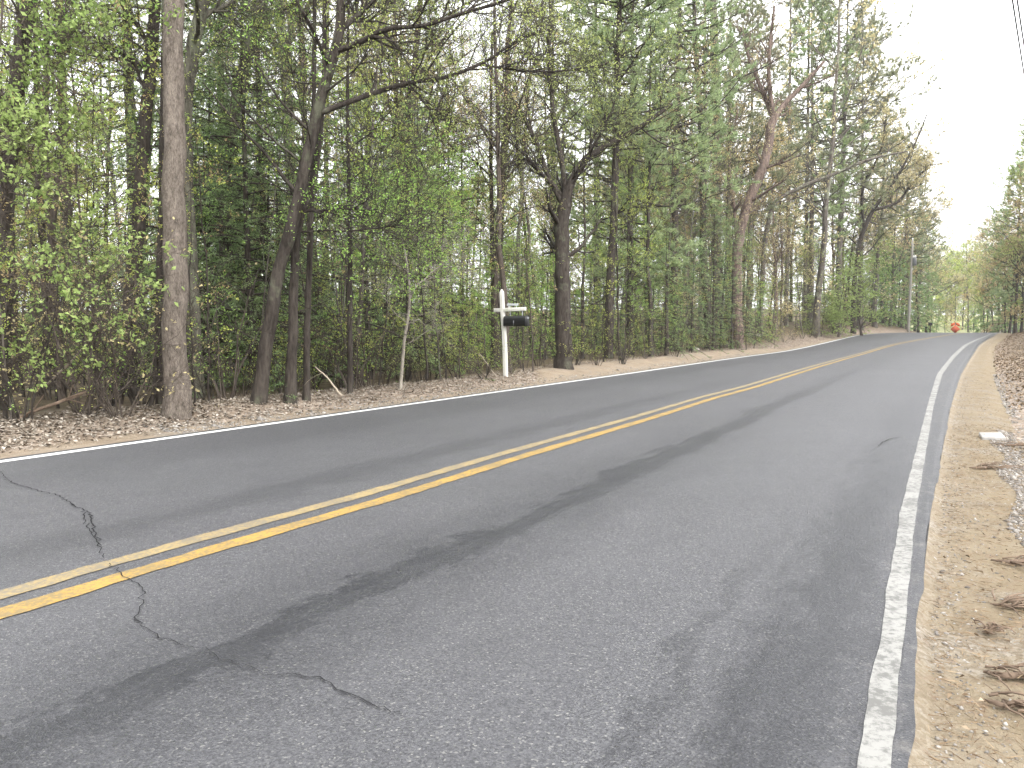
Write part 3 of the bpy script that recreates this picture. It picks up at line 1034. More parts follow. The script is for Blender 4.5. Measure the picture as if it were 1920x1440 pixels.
def hero(name, label, cat, path, w, bark, leaf=None, limbs=(), group=None, seed=1, kind='deciduous', drift=0., n1=10, t0=.3, L1=(1., 2.6), nl=2.8, ls=(.022, .045), Y=None, dead=0, L2=(.4, 1.1), n2=6, n3=5, ang=(40, 75), upb=.3, n4=3.6, sides=12):
    rng = np.random.default_rng(seed * 101 + 7)
    if Y is None:
        b = ground_px(*path[0]); Y = float(b[1])
    else:
        b = place_px(path[0][0], Y)
    P = trace(path, Y, drift)
    P[0] = b
    P[0, 2] -= .12
    rad = np.array(w) * Y / F / 2
    P, rad = smooth_path(P, rad, 34)
    P[1:-1] += rng.normal(0, .08, (32, 3)) * rad[1:-1, None]
    rad = rad * (1 + .26 * np.exp(-np.linspace(0, 1, 34) * 34 / 1.0))
    rad *= rng.uniform(.96, 1.04, 34)
    W, Lf = MB(), MB()
    P = P - b
    tubes(W, P, rad, sides)
    PP = []; RR = []
    for lm in limbs:
        pts, lw = lm[0], lm[1]
        dr = lm[2] if len(lm) > 2 else 0.
        f = 0
        q = trace(pts, Y + drift * .5, dr) - b
        # start the limb on the axis of the trunk or of an earlier limb
        cand = np.concatenate([P] + [x for x in PP])
        j = np.argmin(np.linalg.norm((cand - q[0])[:, [0, 2]], axis=1))
        shift = cand[j] - q[0]
        q = q + shift * np.linspace(1, .0, len(q))[:, None] + np.array([0, shift[1], 0]) * np.linspace(0, 1, len(q))[:, None]
        q, r = smooth_path(q, np.linspace(lw[0], lw[1], len(pts)) * Y / F / 2, 14)
        q[1:] += np.cumsum(rng.normal(0, .012, (13, 3)), 0)
        tubes(W, q, r, 8)
        PP.append(q); RR.append(r)
    p1, r1 = children(rng, P[None], rad[None], n1, t0, .97, L1, ang, upb, 8, .35, .008, .12)
    tubes(W, p1, r1, 6)
    if dead:
        pd, rd = children(rng, P[None], rad[None], dead, .08, .7, (.4, 1.5), (65, 105), -.1, 5, .16, .007, .13)
        tubes(W, pd, rd, 4)
        pd2, rd2 = children(rng, pd, rd, 4, .3, 1, (.15, .5), (30, 60), 0, 3, .6, .004, .12)
        tubes(W, pd2, rd2, 3)
    allp, allr = list(p1), list(r1)
    for q, r in zip(PP, RR):
        pl, rl_ = children(rng, q[None], r[None], 8, .15, 1, (.5, 1.6), (30, 65), .3, 8, .55, .006, .13)
        tubes(W, pl, rl_, 5)
        allp += list(pl); allr += list(rl_)
        sel = np.linspace(0, 13, 8).astype(int)
        allp.append(q[sel]); allr.append(r[sel])
    p1, r1 = np.array(allp), np.array(allr)
    if kind == 'pine':
        p2, r2 = children(rng, p1, r1, 14, .2, 1, (.25, .9), (30, 58), .15, 4, .5, .004, .1, .6)
        tubes(W, p2, r2, 3)
        idx = np.repeat(np.arange(len(p2)), 5)
        pos, tan = sample(p2, idx, rng.uniform(.25, 1, len(idx)))
        tufts(Lf, rng, np.concatenate([pos, p2[:, -1]]), np.concatenate([tan, unit(p2[:, -1] - p2[:, -2])]) + np.array([0, 0, .2]), 9, .17, .016, 1.0)
    else:
        p2, r2 = children(rng, p1, r1, n2, .15, 1, L2, (28, 62), .2, 5, .6, .005, .14)
        tubes(W, p2, r2, 4)
        p3, r3 = children(rng, p2, r2, n3, .15, 1, (.2, .65), (28, 62), .12, 4, .65, .0035, .15)
        tubes(W, p3, r3, 3)
        p4, r4 = children(rng, p3, r3, n4, .2, 1, (.08, .3), (28, 62), .1, 3, .7, .0025, .15)
        tubes(W, p4, r4, 3)
        if leaf:
            leaves(Lf, rng, p4, nl, ls, .5, .015)
    o = thing(name, label, cat, b, 0, group)
    W.obj('trunk', M[bark], o)
    if leaf and Lf.n:
        Lf.obj('crown', M[leaf], o, False)
    return o


TG = 'trees along the edge of the woods'
hero('deciduous_tree', 'thick straight grey-brown trunk with scaly bark at the edge of the woods', 'tree',
     [(329, 780), (329, 700), (328, 500), (326, 300), (325, 100), (324, -200), (322, -900), (322, -1500)], [44, 43, 41, 38, 36, 32, 20, 5], 'bark_main', 'olive', n1=9, t0=.55, seed=1, group=TG, nl=1.4, sides=18)
hero('deciduous_tree', 'dark mossy trunk leaning right at the far left edge of the photo', 'tree',
     [(0, 768), (7, 600), (12, 400), (28, 200), (55, 0), (85, -300), (100, -900)], [30, 28, 26, 27, 25, 20, 6], 'bark_dark', 'fresh', n1=14, t0=.3, seed=2, group=TG, nl=1.6, ls=(.03, .055))
hero('slender_tree', 'thin dark trunk just right of the leftmost leaning trunk', 'tree',
     [(94, 752), (90, 600), (79, 450), (70, 250), (68, 100), (64, -300)], [17, 15, 13, 10, 9, 5], 'bark_dark', 'spring', n1=12, t0=.2, seed=3, group=TG, Y=13.5)
hero('deciduous_tree', 'dark blotchy trunk leaning right, left of the thick brown trunk', 'tree',
     [(236, 748), (246, 560), (258, 420), (272, 230), (284, 100), (292, 0), (300, -300), (320, -900)], [26, 25, 24, 22, 21, 20, 15, 5], 'bark_dark', 'spring',
     [([(270, 108), (247, 62), (224, 12), (214, -80)], (9, 5), -.8), ([(262, 175), (245, 120), (230, 108)], (6, 3), .3)], n1=8, t0=.3, seed=4, group=TG, Y=12.4)
hero('slender_tree', 'dark narrow trunk half hidden just left of the thick brown trunk', 'tree',
     [(296, 772), (297, 640), (300, 520), (304, 350), (306, 200), (308, 0), (312, -400)], [15, 14, 13, 12, 11, 9, 4], 'bark_dark', 'olive', n1=9, t0=.3, seed=5, group=TG, Y=11.2)
hero('deciduous_tree', 'grey lichened trunk bending right behind the thick brown trunk', 'tree',
     [(366, 748), (358, 500), (348, 300), (349, 180), (362, 90), (382, 0), (400, -200), (425, -700)], [26, 25, 25, 24, 24, 23, 17, 5], 'bark_lichen', 'olive',
     [([(386, 50), (420, 22), (448, 0), (490, -70)], (10, 5), .8)], n1=9, t0=.35, seed=6, group=TG, Y=12.5)
hero('deciduous_tree', 'grey-brown trunk leaning right above the green hemlock boughs', 'tree',
     [(412, 735), (423, 450), (433, 250), (450, 160), (467, 90), (492, 5), (512, -150), (540, -600)], [26, 25, 24, 23, 23, 21, 15, 5], 'bark_grey', 'bud',
     [([(494, 24), (530, 12), (562, -4), (640, -60)], (10, 5), -.6), ([(452, 70), (425, 25), (400, -10)], (6, 3), .5), ([(430, 210), (470, 150), (530, 145), (560, 110)], (7, 3), .7)], n1=10, t0=.35, seed=7, group=TG, Y=15)
hero('deciduous_tree', 'long leaning trunk with two great limbs reaching right over the woods', 'tree',
     [(482, 755), (500, 640), (521, 520), (545, 430), (568, 330), (590, 230), (606, 165), (625, 110), (637, 60), (641, 0), (650, -200), (660, -600)],
     [28, 25, 24, 24, 22, 21, 20, 20, 18, 16, 12, 4], 'bark_dark', 'olive',
     [([(597, 215), (650, 195), (700, 178), (760, 158), (830, 145), (890, 125), (935, 103), (965, 80), (1010, 60)], (12, 3.5), 1.2),
      ([(918, 113), (1000, 117), (1060, 113), (1110, 100), (1160, 85)], (5, 2.5), .4),
      ([(628, 105), (690, 82), (720, 66), (780, 58), (830, 48), (900, 28), (965, 6), (1020, -20)], (11, 4), -1.),
      ([(640, 58), (668, 30), (700, 2), (740, -60)], (11, 6), .5), ([(820, 50), (838, 22), (850, -10)], (4, 2), .2), ([(760, 158), (800, 200), (820, 240)], (4, 2), .2)],
     n1=12, t0=.3, seed=8, group=TG, nl=2.4)
hero('deciduous_tree', 'dark upright trunk just right of the base of the long leaning tree', 'tree',
     [(543, 755), (548, 640), (552, 520), (560, 420), (585, 350), (597, 280), (605, 200), (608, 100), (610, -100), (616, -500)], [23, 19, 17, 15, 12, 10, 9, 8, 7, 3], 'bark_dark', 'fresh',
     [([(566, 406), (620, 402), (680, 399), (702, 394)], (7, 4), .4), ([(566, 430), (640, 436), (700, 440), (750, 437)], (4, 2), -.4)], n1=10, t0=.3, seed=9, dead=16, group=TG)
hero('slender_tree', 'dark slim trunk, right one of the pair beside the leaning tree', 'tree',
     [(574, 750), (576, 620), (580, 500), (584, 400), (588, 200), (590, 0), (592, -300)], [14, 12, 11, 10, 8, 7, 3], 'bark_dark', 'spring', n1=9, t0=.35, seed=10, dead=14, group=TG)
hero('slender_tree', 'slim dark trunk standing alone between the paired trunks and the pale forked stem', 'tree',
     [(656, 738), (656, 620), (657, 500), (655, 400), (652, 200), (655, -100)], [11, 10, 9, 8, 6, 3], 'bark_dark', 'spring', n1=12, t0=.35, seed=11, dead=16, group=TG)
hero('sapling', 'pale forked sapling with bare twigs left of the mailbox', 'sapling',
     [(750, 728), (757, 650), (768, 560), (764, 500), (752, 440)], [7, 6, 5, 4, 3], 'bark_pale', 'spring', [([(768, 556), (800, 512), (830, 488)], (4, 2), .3)], n1=7, t0=.3, L1=(.4, 1.0), seed=12, group=TG, nl=1.0, L2=(.2, .6), n2=4)
hero('slender_tree', 'thin straight dark trunk rising behind the mailbox post', 'tree',
     [(926, 690), (925, 560), (922, 400), (920, 250), (923, 60)], [9, 8.5, 8, 6, 4], 'bark_dark', 'bud', n1=16, t0=.35, seed=13, dead=10, group=TG, Y=22, L1=(1, 2.4))
hero('deciduous_tree', 'stout forked tree right of the mailbox with one limb sweeping right', 'tree',
     [(1058, 680), (1056, 600), (1055, 480), (1056, 400), (1063, 362), (1076, 330), (1098, 298), (1130, 278), (1165, 258), (1200, 238), (1260, 195)], [33, 30, 28, 27, 19, 15, 13, 12, 10, 9, 6], 'bark_dark', 'olive',
     [([(1054, 392), (1040, 360), (1025, 330), (1008, 270), (990, 230), (965, 190), (935, 155)], (13, 4), .8),
      ([(1040, 350), (1015, 320), (985, 290), (935, 252)], (8, 3), -.8), ([(1058, 375), (1050, 300), (1032, 200), (1026, 100), (1030, 0), (1016, -70)], (11, 4), .6),
      ([(1098, 290), (1108, 250), (1135, 220), (1150, 190)], (6, 3), -.5)], n1=9, t0=.3, seed=14, group=TG, nl=2.6, Y=21.5)
hero('pine_tree', 'straight slim pine with feathery green boughs right of the forked tree', 'tree',
     [(1140, 672), (1143, 560), (1150, 430), (1155, 280), (1158, 120), (1161, 0), (1163, -150)], [18, 16, 15, 13, 11, 9, 3], 'bark_dark', 'pine', n1=64, t0=.48, seed=15, kind='pine', dead=18, L1=(1.2, 3.0), ang=(65, 95), upb=.2, group=TG)
hero('pine_tree', 'dark slim pine with short dead branches before the white gap in the trees', 'tree',
     [(1330, 652), (1322, 520), (1318, 400), (1316, 300), (1312, 200), (1304, 80), (1298, -80)], [15, 14, 13, 12, 11, 9, 3], 'bark_dark', 'pine', n1=26, t0=.6, seed=16, kind='pine', dead=22, L1=(1.2, 3.4), ang=(65, 95), group=TG, Y=41)
hero('deciduous_tree', 'broad pale lichened trunk among the pines', 'tree',
     [(1348, 640), (1343, 400), (1343, 250), (1340, 100), (1335, -100)], [20, 19, 18, 16, 9], 'bark_grey', 'olive', n1=12, t0=.5, seed=17, group=TG, Y=50, L1=(1.5, 4), nl=2)
hero('deciduous_tree', 'forked tree with reddish limbs spread against the white sky', 'tree',
     [(1384, 652), (1382, 560), (1384, 460), (1396, 400), (1420, 340), (1440, 280), (1449, 225), (1463, 205), (1480, 185), (1510, 155), (1545, 115)], [21, 19, 18, 18, 17, 17, 16, 10, 9, 8, 5], 'bark_pink', 'bud',
     [([(1446, 228), (1430, 180), (1418, 150), (1404, 108), (1392, 50)], (10, 4), .8), ([(1448, 226), (1441, 150), (1443, 90), (1452, 10)], (9, 4), -.8),
      ([(1384, 470), (1378, 380), (1370, 300), (1385, 200)], (7, 3), .5)], n1=9, t0=.3, seed=18, group=TG, L1=(1.2, 3), nl=1.6)
hero('slender_tree', 'tree with one long bare limb slanting up to the right over the bank', 'tree',
     [(1425, 640), (1430, 520), (1440, 420), (1452, 382), (1500, 352), (1560, 328), (1640, 296), (1700, 284)], [9, 9, 9, 8, 7, 6, 5, 3], 'bark_grey', 'tan', n1=10, t0=.3, seed=19, group=TG, Y=54, L1=(1, 2.4), nl=2)
hero('deciduous_tree', 'dark arching tree leaning right above the bright green bush', 'tree',
     [(1600, 614), (1603, 520), (1620, 430), (1640, 390), (1670, 350), (1700, 300), (1722, 255), (1738, 215)], [9, 8.5, 8, 7, 6, 4.5, 3, 2], 'bark_dark', 'tan',
     [([(1640, 392), (1680, 380), (1720, 330), (1750, 300)], (6, 2.5), 1.), ([(1620, 430), (1615, 360), (1650, 280), (1660, 220)], (6, 3), -1.)], n1=18, t0=.3, seed=20, group=TG, Y=70, L1=(2.5, 5.5), n2=8, nl=2.4, L2=(.6, 1.8), ls=(.08, .14))
for x, y0, w_, Yd, lab in ((1478, 60, 7, 62, 'grey bare pole-like trunk seen against the white gap, left of two'), (1512, 110, 7, 66, 'grey bare pole-like trunk seen against the white gap, right of two'), (1365, 120, 7, 56, 'thin grey trunk behind the broad lichened trunk')):
    hero('pine_tree', lab, 'tree', [(x - 4, 640), (x, 400), (x + 2, 250), (x + 4, y0), (x + 6, y0 - 150)], [w_ + 1, w_, w_ - 1, w_ - 3, 2], 'bark_grey', 'pine_dull', n1=22, t0=.62, seed=21 + x % 7, kind='pine', dead=24, Y=Yd, group=TG, L1=(1.5, 3.5), ang=(65, 95))

# bright maple reaching in from the left edge
hero('maple_sapling', 'young maple with layered bright green leaves at the far left edge', 'sapling',
     [(-40, 800), (-30, 600), (-15, 400), (-10, 200), (5, 0), (10, -160)], [8, 7, 6, 5, 4, 2], 'bark_brown', 'maple',
     [([(-22, 560), (20, 530), (60, 525), (120, 530), (165, 540)], (4, 1.5), -.3), ([(-15, 400), (15, 350), (45, 355), (75, 372)], (4, 1.5), -.4),
      ([(-12, 280), (20, 215), (48, 200)], (4, 1.5), .3), ([(-12, 330), (25, 290), (62, 288)], (4, 1.5), .3), ([(0, 60), (40, 40), (90, 60)], (3, 1.5), .3)],
     n1=2, t0=.3, L1=(.3, .6), seed=31, nl=4.2, ls=(.04, .075), L2=(.15, .4), n2=5, n3=3, n4=2.5, Y=9.0, group='saplings and bushes at the wood edge')
hero('shrub', 'arching bush with yellowish brown new leaves left of the thick trunk', 'shrub',
     [(150, 790), (140, 720), (120, 650), (100, 610), (60, 590)], [5, 4, 4, 3, 2], 'bark_brown', 'tan',
     [([(150, 780), (190, 690), (225, 620), (235, 575)], (4, 1.5), .4), ([(140, 720), (170, 660), (175, 600), (160, 575)], (3, 1.5), -.4), ([(150, 780), (90, 720), (40, 672), (0, 660)], (4, 1.5), -.5), ([(150, 780), (215, 740), (260, 690), (275, 650)], (4, 1.5), .5)],
     n1=8, t0=.2, L1=(.3, .8), seed=32, nl=1.3, ls=(.03, .06), L2=(.15, .4), n2=4, n3=3, n4=2, Y=9.6, group='saplings and bushes at the wood edge')

# ------------------------------------------------------------------ wood filled in behind
rng = np.random.default_rng(2024)
GR = {'deciduous_tree': 'spring trees filling the woods', 'slender_tree': 'slender trees filling the woods', 'pine_tree': 'pines in the woods', 'hemlock_tree': 'young hemlocks under the trees', 'sapling': 'saplings in the undergrowth', 'shrub': 'low bushes along the wood edge'}
for _k, _b in BASE.items():
    GR[_k] = GR[_b]
CAT = {'deciduous_tree': 'tree', 'slender_tree': 'tree', 'pine_tree': 'tree', 'hemlock_tree': 'tree', 'sapling': 'sapling', 'shrub': 'bush'}
for _k, _b in BASE.items():
    CAT[_k] = CAT[_b]
ADJ = {'maple': 'bright green', 'spring': 'yellow-green', 'olive': 'olive green', 'bud': 'orange-brown budding', 'tan': 'tan leaved', 'fresh': 'fresh green', 'pine': 'green needled', 'pine_dull': 'dull green needled', 'hemlock': 'dark green', 'rust': 'rusty needled'}
NOUN = {'deciduous_tree': 'leafy spring tree', 'slender_tree': 'slender spring tree', 'pine_tree': 'tall pine', 'hemlock_tree': 'feathery hemlock', 'sapling': 'thin sapling', 'shrub': 'low twiggy bush'}
for _k, _b in BASE.items():
    NOUN[_k] = NOUN[_b]


def where(x, Y):
    if x < 120: r = 'behind the leaning trunk at the left edge'
    elif x < 300: r = 'left of the thick brown trunk'
    elif x < 480: r = 'between the thick brown trunk and the leaning tree'
    elif x < 680: r = 'around the long leaning tree'
    elif x < 880: r = 'left of the mailbox'
    elif x < 1010: r = 'behind the mailbox'
    elif x < 1200: r = 'around the stout forked tree'
    elif x < 1370: r = 'among the slim dark pines'
    elif x < 1560: r = 'near the reddish forked tree'
    elif x < 1720: r = 'near the utility pole'
    elif x < 1830: r = 'beyond the road crest'
    else: r = 'on the right bank'
    return r


def lab(kind, leaf, x, Y, front):
    dep = 'in front' if Y < front + 5 else ('further back' if Y < front + 16 else 'deep in')
    return ADJ[leaf] + ' ' + NOUN[kind] + ' ' + dep + ' ' + where(x, Y)


def front_depth(x):
    """depth at which picture column x meets the wood edge (about 2 m off the tarmac)"""
    for Y in np.arange(5, 120, .5):
        p = place_px(x, Y)
        s, d = sd(p)
        if left_e(s) - d > 1.2:
            return Y
    return 110.0


FRONT = {x: front_depth(x) for x in range(-500, 1760, 20)}


def fill(kind, n, x0, x1, near, far, leafs, barks, sc=(.85, 1.2), power=1.0, vars_=None):
    xs = x0 + (x1 - x0) * (np.arange(n) + rng.uniform(0, 1, n)) / n
    for x in xs:
        f = FRONT[min(FRONT, key=lambda k: abs(k - x))]
        Y = f + near + (far - near) * rng.uniform(0, 1) ** power
        p = place_px(x, Y)
        leaf = leafs[rng.integers(len(leafs))]
        v = int(rng.integers(8)) if vars_ is None else vars_[rng.integers(len(vars_))]
        put(kind, v, p - np.array([0, 0, .04]), rng.uniform(0, 6.28), rng.uniform(*sc), leaf, barks[rng.integers(len(barks))], lab(kind, leaf, x, Y, f), CAT[kind], GR[kind])


# near the left: mixed greens
fill('deciduous_tree', 4, -250, 640, 5, 32, ['olive', 'spring', 'fresh', 'bud'], ['bark_grey', 'bark_dark', 'bark_brown'])
fill('deciduous_tree', 9, 560, 1250, 4, 30, ['olive', 'spring', 'bud', 'olive'], ['bark_grey', 'bark_lichen', 'bark_brown'])
fill('skyline_tree', 11, 1150, 1660, 6, 30, ['bud', 'tan', 'olive', 'spring'], ['bark_grey', 'bark_pink', 'bark_brown'])
fill('slender_tree', 20, -250, 640, 1.5, 22, ['spring', 'olive', 'fresh', 'bud'], ['bark_dark', 'bark_grey', 'bark_brown'])
fill('slender_tree', 28, 600, 1300, 1.0, 22, ['spring', 'olive', 'bud', 'olive', 'tan'], ['bark_dark', 'bark_grey', 'bark_brown'])
fill('slender_tree', 26, 1250, 1640, 1.0, 22, ['bud', 'spring', 'tan'], ['bark_dark', 'bark_grey', 'bark_brown'])
fill('pine_tree', 2, -200, 560, 8, 34, ['pine'], ['bark_dark', 'bark_brown'])
fill('pine_tree', 4, 560, 1060, 9, 36, ['pine', 'pine', 'pine_dull'], ['bark_dark', 'bark_brown'])
fill('skyline_pine', 6, 1060, 1500, 7, 36, ['pine', 'pine_dull'], ['bark_dark', 'bark_grey'])
fill('hemlock_tree', 14, 345, 530, 2.0, 9, ['hemlock'], ['bark_dark'], (.7, 1.1))
fill('hemlock_tree', 10, -150, 330, 4, 22, ['hemlock', 'fresh'], ['bark_dark'], (.7, 1.1))
fill('hemlock_tree', 18, 560, 1120, 3, 20, ['hemlock', 'fresh', 'fresh'], ['bark_dark'], (.6, 1.0))
fill('hemlock_tree', 13, 1120, 1440, 2, 14, ['fresh', 'hemlock'], ['bark_dark'], (.6, .95))
fill('hemlock_tree', 8, 1500, 1700, 2, 16, ['hemlock', 'hemlock', 'fresh'], ['bark_dark'], (.8, 1.3))
fill('sapling', 46, -150, 640, .3, 8, ['spring', 'olive', 'spring', 'fresh', 'bud'], ['bark_brown', 'bark_dark', 'bark_grey'], (.6, 1.15), 1.3)
fill('sapling', 70, 600, 1300, .3, 10, ['spring', 'olive', 'spring', 'fresh', 'fresh'], ['bark_brown', 'bark_dark', 'bark_grey'], (.5, 1.1), 1.3)
fill('sapling', 34, 1250, 1640, .5, 14, ['spring', 'olive', 'tan', 'bud'], ['bark_brown', 'bark_dark', 'bark_grey'], (.6, 1.1), 1.3)
fill('shrub', 18, -150, 660, .1, 2.6, ['olive', 'spring', 'spring', 'fresh'], ['bark_brown', 'bark_dark'], (.6, 1.2), 1.2)
fill('shrub', 20, 640, 1300, .2, 3, ['olive', 'spring', 'olive'], ['bark_brown', 'bark_dark'], (.6, 1.1), 1.2)
fill('shrub', 22, 1280, 1640, .3, 6, ['olive', 'spring', 'bud'], ['bark_brown', 'bark_dark'], (.6, 1.1), 1.2)


# the far wood, behind all of these, as one mass
def mass(name, items, mats):
    W, L = MB(), {}
    for kind, v, loc, rz, sc, leaf in items:
        w, l, _, _ = KIND[kind][v % len(KIND[kind])]
        c, s_ = math.cos(rz) * sc, math.sin(rz) * sc
        m4 = np.array([[c, -s_, 0, loc[0]], [s_, c, 0, loc[1]], [0, 0, sc, loc[2]], [0, 0, 0, 1]])
        W.merge(w, m4)
        L.setdefault(leaf, MB()).merge(l, m4)
    r = struct(W.obj(name, M['bark_brown']), 'stuff')
    for leaf, mb in L.items():
        struct(mb.obj('crown', M[leaf], r, False), 'stuff')
    return r


items = []
for k in range(84):
    x = -400 + 2060 * (k + rng.uniform(0, 1)) / 84
    f = FRONT[min(FRONT, key=lambda q: abs(q - x))]
    Y = f + rng.uniform(26, 50)
    leaf = ['olive', 'spring', 'olive', 'spring', 'bud', 'fresh'][int(rng.integers(6))]
    items.append(('backwood_tree', int(rng.integers(8)), place_px(x, Y), rng.uniform(0, 6.28), rng.uniform(.55, .95), leaf))
mass('distant_woods', items, None)

# trees placed one by one at the far end and on the right
def single(kind, var, x, Y, sc, leaf, bark, label, rz=None, grp=None):
    put(kind, var, place_px(x, Y) - np.array([0, 0, .05]), rng.uniform(0, 6.28) if rz is None else rz, sc, leaf, bark, label, CAT[kind], grp or GR[kind])


FG = 'trees beyond the end of the road'
single('skyline_pine', 2, 1568, 66, 1.35, 'pine_dull', 'bark_grey', 'tallest pine on the skyline, its dark boughs reaching right into white sky')
single('skyline_pine', 0, 1612, 74, 1.35, 'pine_dull', 'bark_grey', 'tall thin-topped pine on the skyline left of the utility pole')
single('skyline_tree', 1, 1640, 78, 1.2, 'tan', 'bark_grey', 'tan budding tree with fine twigs against the white sky above the pole')
single('skyline_tree', 3, 1668, 84, .95, 'tan', 'bark_grey', 'second tan budding tree against the white sky, nearer the pole')
single('skyline_pine', 3, 1690, 92, 1.0, 'pine_dull', 'bark_dark', 'dull pine with flat tiers of boughs just behind the utility pole')
single('skyline_pine', 1, 1715, 100, .85, 'pine', 'bark_dark', 'green pine standing right of the utility pole')
single('skyline_pine', 3, 1660, 98, 1.1, 'pine', 'bark_dark', 'green pine standing left behind the utility pole')
single('far_hemlock', 3, 1685, 88, 1.0, 'hemlock', 'bark_dark', 'dark hemlock at the foot of the utility pole')
single('far_hemlock', 1, 1722, 96, 1.1, 'hemlock', 'bark_dark', 'dark hemlock just right of the utility pole')
single('far_hemlock', 3, 1655, 86, 1.0, 'hemlock', 'bark_dark', 'dark hemlock left of the utility pole')
BG = 'bright green bush on the far bank'
single('backwood_tree', 0, 1572, 63, (.85, .85, .48), 'maple', 'bark_brown', 'bright green layered bush on the far bank, tallest middle clump', grp=BG)
single('backwood_tree', 2, 1540, 61, (.75, .75, .36), 'maple', 'bark_brown', 'bright green layered bush on the far bank, left clump', grp=BG)
single('backwood_tree', 1, 1616, 66, (.85, .85, .50), 'maple', 'bark_brown', 'bright green layered bush on the far bank, right clump', grp=BG)
single('skyline_pine', 1, 1180, 32, .95, 'pine', 'bark_dark', 'broad pale green pine high behind the slim feathery pine')
single('skyline_pine', 2, 1262, 38, 1.0, 'pine', 'bark_dark', 'pale green pine high between the slim feathery pine and the white gap')
single('skyline_pine', 1, 760, 34, 1.0, 'pine', 'bark_dark', 'pale green pine standing behind the two sweeping limbs')
single('sapling', 1, 1615, 66, 1.0, 'tan', 'bark_brown', 'tan leaved sapling right of the bright green bush')
single('skyline_tree', 0, 1700, 94, 1.3, 'tan', 'bark_grey', 'tall tan tree right above the utility pole with faint twigs against the sky')
single('skyline_tree', 2, 1722, 104, 1.25, 'tan', 'bark_grey', 'tan tree forming the right end of the left skyline')
single('skyline_tree', 3, 1678, 88, 1.2, 'bud', 'bark_grey', 'orange-brown budding tree high behind the arching tree')
single('skyline_pine', 1, 1738, 112, 1.0, 'pine_dull', 'bark_dark', 'dull pine at the right end of the left skyline over the road')
single('skyline_tree', 1, 1530, 60, 1.45, 'tan', 'bark_grey', 'very tall tan budding tree on the skyline left of the tallest pine')
single('skyline_pine', 0, 1520, 64, 1.3, 'pine', 'bark_grey', 'tall pale green pine on the skyline behind the reddish forked tree')
single('far_hemlock', 0, 1632, 82, .9, 'hemlock', 'bark_dark', 'dark hemlock behind the stone heap on the far bank')
single('far_hemlock', 1, 1700, 100, 1.15, 'hemlock', 'bark_dark', 'tall dark hemlock directly behind the utility pole')
single('far_hemlock', 2, 1738, 108, 1.0, 'hemlock', 'bark_dark', 'dark hemlock nearest the marker posts at the crest')
single('far_hemlock', 0, 1590, 80, .8, 'fresh', 'bark_dark', 'fresh green hemlock behind the bright green bush')
# beyond the crest
single('skyline_tree', 4, 1788, 150, .95, 'tan', 'bark_grey', 'yellowish tan tree closing the view above the orange sign', grp=FG)
single('skyline_tree', 0, 1762, 165, .8, 'spring', 'bark_grey', 'yellow-green tree beyond the crest left of the orange sign', grp=FG)
single('skyline_tree', 4, 1815, 140, .85, 'tan', 'bark_grey', 'yellowish tan tree beyond the crest right of the orange sign', grp=FG)
single('skyline_tree', 1, 1840, 155, .9, 'spring', 'bark_grey', 'yellow-green tree far back on the right beyond the crest', grp=FG)
single('sapling', 0, 1822, 112, 1.5, 'fresh', 'bark_brown', 'yellow-green bush right of the orange sign', grp=FG)
single('sapling', 2, 1832, 108, 1.6, 'fresh', 'bark_brown', 'yellow-green bush between the orange sign and the dark conifer', grp=FG)
single('far_hemlock', 2, 1850, 100, 1.3, 'hemlock', 'bark_dark', 'small dark conifer beside the road on the right', grp=FG)
single('slender_tree', 0, 1756, 118, .55, 'spring', 'bark_dark', 'thin dark trunk against the pale field, left of two', grp=FG)
single('slender_tree', 1, 1772, 120, .55, 'spring', 'bark_dark', 'thin dark trunk against the pale field, right of two', grp=FG)
for k in range(11):
    x = 1735 + 11.5 * k + rng.uniform(-6, 6)
    single('backwood_tree', k, x, 128 + rng.uniform(0, 22), rng.uniform(.95, 1.2), ['spring', 'tan', 'spring', 'olive'][k % 4], 'bark_grey', 'rounded yellowish tree in the nearer row closing the view beyond the road', grp='near row of trees beyond the road')
for k in range(9):
    x = 1740 + 22 * k + rng.uniform(-8, 8)
    single(['skyline_tree', 'backwood_tree'][k % 2], k, x, 172 + rng.uniform(0, 30), 1.1, ['tan', 'spring', 'olive'][k % 3], 'bark_grey', 'hazy pale tree in the row closing the view beyond the road', grp='far row of trees')
# right bank
RG = 'trees on the right bank'
single('skyline_tree', 1, 1848, 106, .72, 'tan', 'bark_grey', 'tan budding tree where the right bank trees meet the row beyond the road', grp=RG)
single('skyline_tree', 2, 1872, 92, .9, 'bud', 'bark_dark', 'reddish brown budding tree in the middle of the right bank trees', grp=RG)
single('skyline_tree', 0, 1893, 76, .72, 'bud', 'bark_dark', 'reddish brown budding tree in front of the dense green pine on the right bank', grp=RG)
single('skyline_pine', 3, 1925, 74, .95, 'pine', 'bark_dark', 'green pine at the right edge of the photo, nearest of the bank trees', grp=RG)
single('skyline_tree', 0, 1902, 80, .8, 'bud', 'bark_dark', 'brownish budding tree on the right bank with a dark trunk', grp=RG)
single('skyline_tree', 3, 1880, 92, .75, 'tan', 'bark_grey', 'tan budding tree on the right bank, lower than its neighbours', grp=RG)
single('far_hemlock', 3, 1905, 84, .85, 'hemlock', 'bark_dark', 'dark green conifer with drooping boughs on the right bank', grp=RG)
single('skyline_tree', 2, 1940, 66, .8, 'bud', 'bark_brown', 'reddish budding tree leaning in at the right edge', grp=RG)
single('skyline_tree', 1, 1990, 60, .8, 'olive', 'bark_brown', 'olive green tree just past the right edge of the bank', grp=RG)
single('skyline_pine', 1, 1960, 90, .8, 'pine_dull', 'bark_brown', 'dull pine behind the reddish tree on the right bank', grp=RG)
single('skyline_tree', 2, 1862, 98, .75, 'tan', 'bark_grey', 'tan budding tree on the right bank, leftmost of the bank trees', grp=RG)
